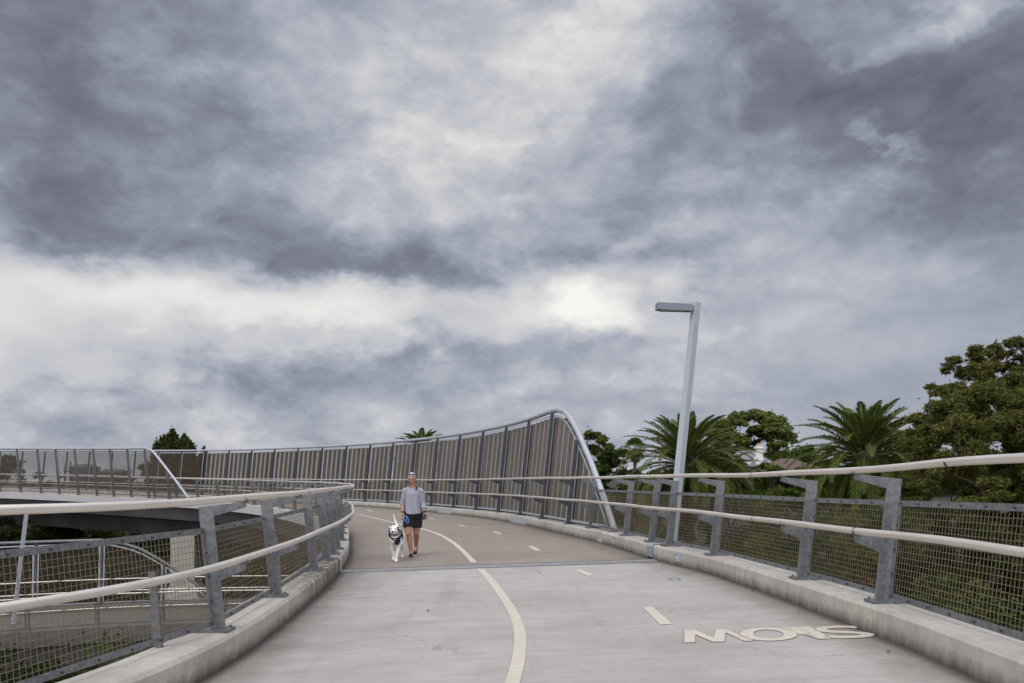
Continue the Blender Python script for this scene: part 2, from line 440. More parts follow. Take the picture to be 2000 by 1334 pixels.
# ------------------------------------------------------------------ bridge alignment: inner and outer edge of the deck
ST = [  # inner (left) edge ; outer (right) edge
    ((-6.6, -1.6, 0), (1.9, -4.5, .30)), ((-5.1, .6, 0), (2.6, -.6, .30)), ((-3.85, 2.6, -.01), (2.95, 3.0, .29)), ((-3.02, 4.2, -.015), (3.08, 5.2, .278)),
    ((-2.62, 5.4, -.015), (3.17, 6.2, .256)), ((-2.47, 6.8, -.01), (3.18, 7.07, .242)), ((-2.49, 8.2, 0), (3.16, 8.3, .226)),
    ((-2.61, 10, 0), (3.1, 9.9, .21)), ((-2.72, 11.6, .01), (2.93, 11.7, .21)), ((-2.9, 13.3, .015), (2.6, 13.25, .205)),
    ((-3.02, 14.2, .01), (2.43, 14.15, .205)), ((-3.42, 16.8, .0), (2.12, 16.9, .187)), ((-3.9, 19, -.01), (1.75, 18.8, .185)),
    ((-4.45, 21.8, -.01), (1.25, 20.8, .182)), ((-5.3, 25, 0), (.6, 23.8, .177)), ((-6.9, 29, .02), (-.3, 27.5, .16)),
    ((-9.0, 33.5, .03), (-1.7, 31.5, .13)), ((-11.6, 38, .06), (-3.6, 35.7, .11)), ((-14.8, 42, .11), (-6.2, 40.4, .11)),
    ((-18.3, 45.2, .16), (-9.6, 45.0, .11)), ((-21.6, 47.6, .2), (-13.8, 49.3, .13)), ((-25.3, 50.0, .27), (-19.5, 54.3, .16)),
    ((-29.8, 52.4, .36), (-26, 58.9, .27)), ((-35, 54.9, .46), (-33, 62.7, .42)), ((-42, 57.8, .52), (-41, 66.5, .56)), ((-54, 62, .55), (-53, 71, .62)),
]
def catmull(P, sub=16):
    P = [Vector(p) for p in P]; out = []
    for i in range(len(P) - 1):
        p0 = P[max(i - 1, 0)]; p1 = P[i]; p2 = P[i + 1]; p3 = P[min(i + 2, len(P) - 1)]
        for k in range(sub):
            u = k / sub
            out.append(.5 * ((2 * p1) + (-p0 + p2) * u + (2 * p0 - 5 * p1 + 4 * p2 - p3) * u * u + (-p0 + 3 * p1 - 3 * p2 + p3) * u ** 3))
    out.append(P[-1]); return out
def smooth(P, n):
    P = [p.copy() for p in P]
    for _ in range(n):
        P = [P[0]] + [(P[i - 1] + P[i] * 2 + P[i + 1]) / 4 for i in range(1, len(P) - 1)] + [P[-1]]
    return P
class Edge:
    def __init__(s, pts, side, sub=16, sm=60):
        s.p = smooth(catmull(pts, sub), sm); s.side = side
        s.s = [0.0]
        for a, b in zip(s.p, s.p[1:]): s.s.append(s.s[-1] + (b - a).length)
        s.sa = np.array(s.s); s.pa = np.array([tuple(q) for q in s.p]); s.len = s.s[-1]
    def pos(s, q):
        return Vector([np.interp(q, s.sa, s.pa[:, i]) for i in range(3)])
    def frame(s, q):
        p = s.pos(q); t = s.pos(min(q + .25, s.len)) - s.pos(max(q - .25, 0)); t.z = 0; t.normalize()
        o = Vector((t.y, -t.x, 0)) * s.side      # side +1: outward is to the right of travel
        return p, t, o
    def w(s, q, o_, z):
        p, t, o = s.frame(q); return p + o * o_ + Vector((0, 0, z))
    def s_y(s, y): return float(np.interp(y, s.pa[:, 1], s.sa))
    def s_px(s, px, lo=None, o_=0):
        """arc length whose azimuth matches photo column px, searching from lo on"""
        best = None
        for q in np.arange(lo or 0, s.len, .05):
            p = s.w(q, o_, 0)
            if p.y < 1: continue
            e = abs(1000 + p.x / p.y * F - px)
            if best is None or e < best[0]: best = (e, q)
        return best[1]
EL = Edge([a for a, b in ST], -1); ER = Edge([b for a, b in ST], +1)

def sweep(edge, prof, s0, s1, step=.5, closed=False, mi=None, mb=None, caps=False):
    mb = mb or MB(); n = max(1, int(math.ceil((s1 - s0) / step))); k = len(prof)
    vs = []
    for i in range(n + 1):
        q = s0 + (s1 - s0) * i / n
        p, t, o = edge.frame(q)
        for (a, z) in prof: vs.append(p + o * a + Vector((0, 0, z)))
    fs = []; kk = k if closed else k - 1
    base = len(mb.v)
    for i in range(n):
        for j in range(kk):
            fs.append((i * k + j, i * k + (j + 1) % k, (i + 1) * k + (j + 1) % k, (i + 1) * k + j))
    if caps and closed:
        fs.append(tuple(range(k))); fs.append(tuple(n * k + j for j in range(k))[::-1])
    mb.add(vs, fs)
    return mb

# deck surface: ruled between the edges (same parameter on both)
NP = len(EL.p)
def deck_pt(i, f):
    a = EL.p[i]; b = ER.p[i]; return a.lerp(b, f)
def deck_z(x, y):
    """height of the deck at plan position (x, y)"""
    best = None
    for i in range(0, NP - 1):
        a = EL.p[i]; b = ER.p[i]; d = b - a; L2 = d.x * d.x + d.y * d.y
        f = ((x - a.x) * d.x + (y - a.y) * d.y) / L2
        q = a + d * f; e = abs((x - a.x) * d.y - (y - a.y) * d.x) / math.sqrt(L2)
        if -.3 < f < 1.3 and (best is None or e < best[0]): best = (e, q.z)
    return best[1] if best else 0.0
def on_deck(px, py):
    d = (EYE - .1) * F / (py - 935)
    for _ in range(8):
        x = (px - 1000) / F * d; z = deck_z(x, d); d = (EYE - z) * F / (py - 935)
    return Vector(((px - 1000) / F * d, d, deck_z((px - 1000) / F * d, d)))

# joint row index: stations closest to y=13.75 on the inner side
ij = min(range(NP), key=lambda i: abs(EL.p[i].y - 13.95) + (0 if EL.p[i].x > -4 else 99))
NF = 24
def deck_mesh(i0, i1, name, mat):
    V = []; Q = []; E = []
    for i in range(i0, i1 + 1):
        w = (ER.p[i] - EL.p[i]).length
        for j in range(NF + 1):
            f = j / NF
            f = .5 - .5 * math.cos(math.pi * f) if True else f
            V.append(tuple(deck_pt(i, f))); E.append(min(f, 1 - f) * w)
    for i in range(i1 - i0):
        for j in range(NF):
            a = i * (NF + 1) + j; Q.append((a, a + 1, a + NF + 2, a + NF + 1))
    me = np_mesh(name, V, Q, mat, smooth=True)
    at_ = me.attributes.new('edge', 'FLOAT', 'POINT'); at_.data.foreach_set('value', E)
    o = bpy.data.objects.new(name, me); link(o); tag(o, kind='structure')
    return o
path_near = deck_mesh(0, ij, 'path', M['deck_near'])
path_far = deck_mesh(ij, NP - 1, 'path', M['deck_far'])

# expansion joint: tread plate, dark slot on its far side
def strip_across(name, i, y0, y1, dz, mat, parent, f0=0.0, f1=1.0):
    a = EL.p[i].lerp(ER.p[i], f0); b = EL.p[i].lerp(ER.p[i], f1); d = (b - a); n = Vector((-d.y, d.x, 0)).normalized()
    V = []; Q = []; K = 30
    for j in range(K + 1):
        c = a.lerp(b, j / K); c.z += dz
        V.append(tuple(c + n * y0)); V.append(tuple(c + n * y1))
    for j in range(K): Q.append((2 * j, 2 * j + 2, 2 * j + 3, 2 * j + 1))
    o = add_mesh_obj(name, np_mesh(name, V, Q, mat), parent); return o
def f_tread(t, P, g, b):
    br = t.noise(t.scale(P, 26, 4, 1), 1.0, 3, .7)
    c = t.mix(t.noise(P, 2.5, 6, .8), (.22, .222, .23), (.33, .33, .34))
    c = t.mix(t.mapr(br, .5, .6, 0, .6), c, (.13, .13, .14))
    bump(t, b, br, .5, .004); return c
M['joint'] = material('tread_plate', f_tread, .55, .3)
strip_across('joint_cover', ij, -.42, .02, .006, M['joint'], path_near)
strip_across('joint_slot', ij, .02, .07, .007, M['black'], path_near)

# painted markings, lying on the deck
def ribbon(name, pts, w, parent, mat=None, ws=None):
    V = []; Q = []
    C = smooth(catmull([Vector((p.x, p.y, 0)) for p in pts], 8), 2) if len(pts) > 2 else [Vector((pts[0].x, pts[0].y, 0)).lerp(Vector((pts[1].x, pts[1].y, 0)), k / 4) for k in range(5)]
    for i, p in enumerate(C):
        t_ = (C[min(i + 1, len(C) - 1)] - C[max(i - 1, 0)]).normalized(); n = Vector((-t_.y, t_.x, 0))
        for sg in (-1, 1):
            q = p + n * sg * w / 2; V.append((q.x, q.y, deck_z(q.x, q.y) + .005))
    for i in range(len(C) - 1): Q.append((2 * i, 2 * i + 1, 2 * i + 3, 2 * i + 2))
    return add_mesh_obj(name, np_mesh(name, V, Q, mat or M['paint']), parent)
near_line = [on_deck(*p) for p in [(960, 1420), (994, 1350), (1008, 1310), (1015, 1270), (1015, 1235), (1004, 1200), (984, 1168), (966, 1143), (950, 1124), (938, 1112)]]
ribbon('centre_line', near_line, .112, path_near)
far_line = [on_deck(*p) for p in [(926, 1099), (905, 1077), (885, 1060), (862, 1046), (838, 1037), (815, 1031), (785, 1025), (745, 1015), (705, 1006)]]
ribbon('centre_line', far_line, .105, path_far)
for a, b, pa, w in [((1265, 1186), (1301, 1220), path_near, .115), ((1129, 1113), (1155, 1125), path_near, .11), ((1036, 1067), (1052, 1076), path_far, .11),
                 ((965, 1038.5), (978, 1043.5), path_far, .11), ((896, 1025.5), (910, 1029), path_far, .10), ((834, 1012), (848, 1014.5), path_far, .10), ((775, 1002.5), (789, 1005), path_far, .10)]:
    ribbon('lane_dash', [on_deck(*a), on_deck(*b)], w, pa)
for a, b in [((922, 1031), (944, 1030)), ((950, 1029.8), (978, 1028.6)), ((984, 1028.2), (1008, 1027.2)), ((706, 996.5), (722, 997.5)), ((716, 995), (728, 999.5)), ((728, 995.5), (744, 995.2)), ((748, 995), (768, 994.5))]:
    ribbon('crossing_dash', [on_deck(*a), on_deck(*b)], .09, path_far)
ribbon('survey_mark', [on_deck(1318 + 11 * math.cos(a), 1131 + 2.2 * math.sin(a)) for a in np.linspace(0, 2 * math.pi, 13)], .022, path_near, plain('blue_crayon', (.12, .17, .30), .8))

# the word SLOW, facing people who come the other way
def ring_letter(cx, cy, rx, ry, th):
    o = []; n = 40
    a = [(cx + rx * math.cos(2 * math.pi * k / n), cy + ry * math.sin(2 * math.pi * k / n)) for k in range(n)]
    b = [(cx + (rx - th) * math.cos(2 * math.pi * k / n), cy + (ry - th * .85) * math.sin(2 * math.pi * k / n)) for k in range(n)]
    return a, b
def corner(px, py): 
    q = on_deck(px, py); return Vector((q.x, q.y))
# text box corners measured on the deck: baseline is the far side for us
def mark(x, y):
    # x: 0..1 along the reading direction (right to left for us), y: 0 baseline (far) .. 1 letter top (near)
    far0 = corner(1672, 1222); far1 = corner(1336, 1231.5)
    nr0 = corner(1712, 1246); nr1 = corner(1336, 1256.5)
    a = far0.lerp(far1, x); b = nr0.lerp(nr1, x)
    return a.lerp(b, y)
M['paint_edge'] = plain('grime_and_shadow_edge', (.20, .18, .155), .9)  # letter outline: dirty edge plus a shadow line, both as colour
def put_poly(name, tris_fn):
    bm = bmesh.new(); tris_fn(bm)
    bmesh.ops.triangulate(bm, faces=bm.faces[:])
    bmesh.ops.subdivide_edges(bm, edges=[e for e in bm.edges if e.calc_length() > .12], cuts=1, use_grid_fill=False)
    bmesh.ops.triangulate(bm, faces=bm.faces[:])
    for v in bm.verts:
        p = mark(v.co.x, v.co.y); v.co = Vector((p.x, p.y, deck_z(p.x, p.y) + .005))
    bmesh.ops.recalc_face_normals(bm, faces=bm.faces[:])
    ed = [(e.verts[0].co.copy(), e.verts[1].co.copy()) for e in bm.edges if e.is_boundary]
    me = bpy.data.meshes.new(name); bm.to_mesh(me); bm.free(); me.materials.append(M['paint'])
    o = add_mesh_obj(name, me, path_near)
    mb = MB()
    for a, b in ed:
        t_ = (b - a).normalized(); n = Vector((-t_.y, t_.x, 0)) * .0022; z = Vector((0, 0, .002)); a = a - t_ * .003; b = b + t_ * .003
        mb.add([a - n + z, b - n + z, b + n + z, a + n + z], [(0, 1, 2, 3)])
    mb.build('paint_edge', M['paint_edge'], o)
def L_(bm):
    P = [(.262, 0), (.434, 0), (.43, .19), (.325, .19), (.298, 1), (.226, 1)]
    bm.faces.new([bm.verts.new((x, y, 0)) for x, y in P])
def W_(bm):
    s0, w = .63, .37
    def sh(x, y): return (s0 + w * x, y, 0)
    bm.faces.new([bm.verts.new(sh(x, y)) for x, y in [(0, 1), (.14, 1), (.3585, .317), (.42, 1), (.59, 1), (.828, .41), (.84, 1), (1, 1), (1, 0), (.82, 0), (.564, .64), (.5, 0), (.33, 0)]])
def ring_(cx, rx, th):
    def fn(bm):
        a, b = ring_letter(cx, .5, rx, .53, th)
        av = [bm.verts.new((x, y, 0)) for x, y in a]; b2 = [(cx + (rx - th) * math.cos(2 * math.pi * k / 40), .5 + .34 * math.sin(2 * math.pi * k / 40)) for k in range(40)]
        bv = [bm.verts.new((x, y, 0)) for x, y in b2]
        for k in range(40): bm.faces.new((av[k], av[(k + 1) % 40], bv[(k + 1) % 40], bv[k]))
    return fn
def S_(bm):
    # spine of an S as a thick stroke: x to the reader's right
    P = [(.235, .80), (.19, .88), (.125, .91), (.05, .87), (.018, .745), (.06, .61), (.13, .53), (.195, .44), (.228, .29), (.195, .14), (.12, .09), (.05, .12), (.01, .205)]
    C = catmull([Vector((x, y, 0)) for x, y in P], 5); V = []
    for i, p in enumerate(C):
        t_ = C[min(i + 1, len(C) - 1)] - C[max(i - 1, 0)]; t_ = Vector((t_.x, t_.y * .36, 0)).normalized(); n = Vector((-t_.y, t_.x, 0))
        V.append([bm.verts.new(p + Vector((n.x * .034, n.y * .095, 0)) * sg) for sg in (-1, 1)])
    for a, b in zip(V, V[1:]): bm.faces.new((a[0], a[1], b[1], b[0]))
put_poly('painted_letter', S_); put_poly('painted_letter', L_); put_poly('painted_letter', ring_(.532, .158, .078)); put_poly('painted_letter', W_)
# ------------------------------------------------------------------ kerbs
def kerb_obj(edge, s0, s1, name='kerb', rotten=False):
    prof = [(-.004, -.02), (0, .0), (0, .04), (0, .10), (.0, .16), (.002, .215), (.03, .248), (.12, .252), (.42, .25), (.43, .24), (.435, -.16)]
    mb = sweep(edge, prof, s0, s1, .3)
    k = len(prof); n = len(mb.v) // k
    mb.add([], [])
    mb.f.append(tuple(range(k))); mb.m.append(0); mb.f.append(tuple((n - 1) * k + j for j in range(k))[::-1]); mb.m.append(0)
    o = mb.build(name, M['kerb'])
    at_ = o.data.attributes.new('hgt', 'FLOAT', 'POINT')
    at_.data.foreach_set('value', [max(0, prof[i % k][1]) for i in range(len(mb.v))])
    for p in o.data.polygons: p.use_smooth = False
    tag(o, kind='structure'); return o
sjl = EL.s_y(13.55); sjr = ER.s_y(14.1)
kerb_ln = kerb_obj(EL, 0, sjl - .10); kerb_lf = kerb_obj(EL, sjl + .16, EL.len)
kerb_rn = kerb_obj(ER, 0, sjr - .14); kerb_rf = kerb_obj(ER, sjr + .14, ER.len)

def cover(edge, s0, s1, name, parent, ribs=9):
    """folded ribbed plate over the gap in the kerb"""
    prof = [(-.012, .03), (-.012, .222), (.025, .262), (.43, .262)]
    mb = sweep(edge, prof, s0, s1, .15)
    for i in range(ribs):
        z = .045 + i * .02
        a = edge.w(s0 + .05, -.016, z); b = edge.w(s1 - .05, -.016, z); mb.tube([a, b], .0055, 5)
    for i in range(7):
        o_ = .06 + i * .05
        mb.tube([edge.w(s0 + .05, o_, .264), edge.w(s1 - .05, o_, .264)], .0055, 5)
    for i in range(4):
        for q in (s0 + .02, s1 - .02): mb.ellipsoid(edge.w(q, -.014, .05 + .05 * i), .006, nu=6, nv=4)
    return mb.build(name, M['galv_light'], parent)
cover(EL, sjl - .13, sjl + .19, 'kerb_joint_cover', kerb_ln); cover(ER, sjr - .17, sjr + .17, 'kerb_joint_cover', kerb_rn)

def plate_on_kerb(edge, q, w, z0, z1, mat, name, parent, off=-.006, lab=True):
    mb = MB(); a = edge.frame(q)
    P = [edge.w(q - w / 2, off, z0), edge.w(q + w / 2, off, z0), edge.w(q + w / 2, off + .002, z1), edge.w(q - w / 2, off + .002, z1)]
    o = a[2] * .012
    mb.add(P + [p + o for p in P], [(0, 1, 2, 3), (4, 5, 6, 7), (0, 1, 5, 4), (1, 2, 6, 5), (2, 3, 7, 6), (3, 0, 4, 7)])
    ob = mb.build(name, mat, parent)
    if lab:
        mb = MB(); c = sum(P, Vector()) / 4 - o * .3
        u = (P[1] - P[0]).normalized()
        mb.add([c - u * .022 + Vector((0, 0, -.026)), c + u * .022 + Vector((0, 0, -.026)), c + u * .022 + Vector((0, 0, .026)), c - u * .022 + Vector((0, 0, .026))], [(0, 1, 2, 3)])
        mb.build('sticker', M['white'], ob)
    return ob
M['white'] = plain('white_sticker', (.72, .72, .70), .6)
M['grey_patch'] = material('grey_touch_up_paint', lambda t, P, g, b: t.mix(t.mapr(t.noise(P, 12, 5, .7), .4, .7), (.37, .385, .41), (.30, .30, .305)), .8)
for px, par in ((1325, kerb_rn), (1199, kerb_rf)):
    plate_on_kerb(ER, ER.s_px(px, 4), .26 if par is kerb_rn else .34, .06, .20, M['galv_light'], 'inspection_cover', par)
for px, w in ((1012, 2.0), (868, 1.6), (1172, .35)):
    plate_on_kerb(ER, ER.s_px(px, 18), w, .01, .23, M['grey_patch'], 'paint_patch', kerb_rf, off=-.003, lab=False)

# ------------------------------------------------------------------ railing parts
LEAN = .105
def inner(z): return .10 + (z - .27) * LEAN
POSTPOLY = [(.10, .275), (inner(.70), .70), (-.085, .80), (-.085, .868), (inner(.84), .845), (inner(1.28), 1.28), (-.06, 1.355), (-.085, 1.365), (-.085, 1.412), (inner(1.36) + .13, 1.365), (.235, .275)]
def post_proto():
    mb = MB(); mb.prism(POSTPOLY, lambda a, b, t: (a, t, b), -.010, .010)
    for z in (1.418, .873): mb.box((-.085, 0, z), (.09, .05, .010))
    me = mb.mesh('post', M['galv'])
    bp = MB(); bp.box((.21, 0, .264), (.33, .20, .022)); bp.box((.21, 0, .2515), (.30, .18, .006))
    for a in (.08, .33):
        for b in (-.07, .07):
            bp.tube([(a, b, .272), (a, b, .292)], .013, 6)
    return me, bp.mesh('base_plate', M['galv'])
POST_ME, PLATE_ME = post_proto()
for me in (POST_ME, PLATE_ME):
    bm = bmesh.new(); bm.from_mesh(me); bmesh.ops.recalc_face_normals(bm, faces=bm.faces[:])
    if me is POST_ME: bmesh.ops.bevel(bm, geom=[e for e in bm.edges if e.calc_length() > .05], offset=.003, segments=1, affect='EDGES')
    bm.to_mesh(me); bm.free()
def put_post(edge, q, parent, plate=True):
    p, t, o = edge.frame(q)
    Mx = Matrix(((o.x, t.x, 0, p.x), (o.y, t.y, 0, p.y), (0, 0, 1, p.z), (0, 0, 0, 1)))
    a = bpy.data.objects.new('post', POST_ME); link(a, parent); a.matrix_local = Mx; a.matrix_parent_inverse = WM(parent).inverted()
    if plate:
        b = bpy.data.objects.new('base_plate', PLATE_ME); link(b, a)
    return a

RAILTOP = [(.031 * math.cos(a), .026 * math.sin(a) + .002) for a in np.linspace(0, math.pi, 11)]
RAILBOT = [(-.0295, .001), (-.022, -.014), (-.010, -.031), (.010, -.031), (.022, -.014), (.0295, .001)]
def handrail(edge, z, s0, s1, parent, collars=(), o_=-.085, step=.35, wob=True):
    mb = MB(); n = int((s1 - s0) / step)
    for part in (RAILTOP, RAILBOT):
        prof = [(o_ + a, z + b) for a, b in part]; k = len(prof); vs = []
        for i in range(n + 1):
            q = s0 + (s1 - s0) * i / n
            p, t, o = edge.frame(q)
            dz = .004 * math.sin(q * 1.9 + z) if wob else 0
            for a, b in prof: vs.append(p + o * a + Vector((0, 0, b + dz)))
        fs = [(i * k + j, i * k + (j + 1) % k, (i + 1) * k + (j + 1) % k, (i + 1) * k + j) for i in range(n) for j in range(k - 1)]
        fs += [tuple(range(k)), tuple(n * k + j for j in range(k))[::-1]]
        mb.add(vs, fs)
    r = mb.build('handrail', M['rail'], parent)
    for p in r.data.polygons: p.use_smooth = True
    r.data.update()
    for q in collars:
        p, t, o = edge.frame(q); c = p + o * o_ + Vector((0, 0, z))
        mb = MB(); mb.tube([c - t * .006, c + t * .006], .0322, 14); mb.build('joint_ring', M['bolt'], r)
    return r

def panel(edge, q0, q1, parent, z0=.30, z1=1.175, pitch=.05, o0=None, bolts=True, wr=.0022, lean=LEAN, segs=1, topfn=None, mats=None, bar=.05, wire=None, name='panel_frame', o_base=.20, vpitch=None):
    """rectangular woven wire panel in a bolted flat frame; bottom z0, top z1 (or topfn(q))"""
    def P(u, z, off=0.0):
        q = q0 + (q1 - q0) * u
        if segs == 1:
            a = edge.w(q0, 0, 0).lerp(edge.w(q1, 0, 0), u); _, t, o = edge.frame((q0 + q1) / 2)
        else:
            a, t, o = edge.frame(q)
        return a + o * (o_base + (z - .27) * lean + off) + Vector((0, 0, z))
    tf = topfn or (lambda q: z1)
    Z1 = lambda u: tf(q0 + (q1 - q0) * u)
    L = (edge.w(q1, 0, 0) - edge.w(q0, 0, 0)).length
    fr = MB(); th = .004
    def flat(u0, za0, za1, u1, zb0, zb1):
        vs = [P(u0, za0, -th), P(u1, zb0, -th), P(u1, zb1, -th), P(u0, za1, -th), P(u0, za0, th), P(u1, zb0, th), P(u1, zb1, th), P(u0, za1, th)]
        fr.add(vs, [(0, 1, 2, 3), (7, 6, 5, 4), (0, 4, 5, 1), (1, 5, 6, 2), (2, 6, 7, 3), (3, 7, 4, 0)])
    flat(0, z0, z0 + bar, 1, z0, z0 + bar)
    nseg = 1 if topfn is None else 6
    for i in range(nseg):
        u0, u1 = i / nseg, (i + 1) / nseg
        flat(u0, Z1(u0) - bar, Z1(u0), u1, Z1(u1) - bar, Z1(u1))
    e = bar / L
    if Z1(0) - z0 > 3 * bar: flat(0, z0 + bar, Z1(0) - bar, e, z0 + bar, Z1(e) - bar)
    if Z1(1) - z0 > 3 * bar: flat(1 - e, z0 + bar, Z1(1 - e) - bar, 1, z0 + bar, Z1(1) - bar)
    if bolts:
        bo = fr; mi0 = len(fr.f); nb = max(2, int(round(L / .37)))
        for zz in (z0 + bar / 2, None):
            for i in range(nb + 1):
                u = (i + .15) / (nb + .3); z = zz if zz is not None else Z1(u) - bar / 2
                a = P(u, z, -.004); b = P(u, z, -.020); bo.tube([a, b], [.011, .008], 6)
        for i in range(1, 4):
            z = z0 + (z1 - z0) * i / 4
            for u in (e / 2, 1 - e / 2): bo.tube([P(u, z, -.004), P(u, z, -.018)], [.009, .007], 6)
        for k_ in range(mi0, len(fr.f)): fr.m[k_] = 1
    o = fr.build(name, [mats or M['galv'], M['bolt']], parent)
    A = []; B = []
    nh = int((z1 - z0 - 2 * bar) / pitch)
    for i in range(1, nh + 1):
        z = z0 + bar + i * pitch - pitch * .5
        us = [u for u in np.linspace(0, 1, 9 if topfn else 2)]
        for ua, ub in zip(us, us[1:]):
            if min(Z1(ua), Z1(ub)) > z:
                A.append(P(ua, z, .012)); B.append(P(ub, z, .012))
    nv = int(L / (vpitch or pitch))
    for i in range(1, nv):
        u = i / nv
        if Z1(u) > z0 + bar: A.append(P(u, z0 + bar * .5, .016)); B.append(P(u, Z1(u) - bar * .5, .016))
    add_mesh_obj('wire_mesh', wires_mesh('wire_mesh', A, B, wr, wire or M['wire']), o)
    return o

# ---- right railing: near posts measured one by one
right = empty('railing', ER.w(ER.s_y(7.2), .2, .25))
tag(right, 'long two-rail steel railing with wire mesh panels along the outer kerb, right of the path', 'railing')
sR = [ER.s_y(y) for y in (1.3, 4.2, 7.2, 9.05, 11.95, 13.6, 14.55, 16.35, 18.9)]
for q in sR: put_post(ER, q, right)
for a, b in zip(sR, sR[1:]): panel(ER, a + .055, b - .035, right)
handrail(ER, 1.45, 0, ER.len, right, [ER.s_px(1483, 5), ER.s_px(1258, 5), ER.s_px(1880, 3), ER.s_px(1110, 15), ER.s_px(960, 15)]); handrail(ER, .905, 0, ER.len, right, [ER.s_px(1487, 5), ER.s_px(1259, 5), ER.s_px(1690, 3), ER.s_px(1090, 15)])

# ---- left railing
left = empty('railing', EL.w(EL.s_y(7.2), .2, .25))
tag(left, 'curving two-rail steel railing with wire mesh panels along the inner kerb, left of the path', 'railing')
sL = [EL.s_px(485, 4.5), EL.s_px(573, 6), EL.s_px(641, 6)]
sL = [EL.s_y(7.15), EL.s_y(9.2), EL.s_y(11.7), EL.s_y(13.15), EL.s_y(14.25)]
q = EL.s_y(15.3); 
while q < EL.s_y(47.2): sL.append(q); q += 2.35
sL = [EL.s_y(4.15), EL.s_y(1.4)] + sL; sL.sort()
for q in sL: put_post(EL, q, left)
for a, b in zip(sL, sL[1:]):
    far = EL.pos(a).y > 20
    panel(EL, a + .055, b - .035, left, bolts=not far)
handrail(EL, 1.45, 0, EL.len, left, [EL.s_px(322, 3), EL.s_px(588, 3)]); handrail(EL, .905, 0, EL.len, left, [EL.s_px(320, 3), EL.s_px(560, 3)])
# stiffener behind the long near panel
for q, zt in ((EL.s_y(6.45), .86), (EL.s_y(10.3), .86)):
    mb = MB(); p, t, o = EL.frame(q)
    mb.prism([(.34, .252), (.41, .252), (.46, zt), (.40, zt)], lambda a, b, s_: p + o * a + t * s_ + Vector((0, 0, b)), -.012, .012)
    mb.build('stiffener', M['galv'], left)

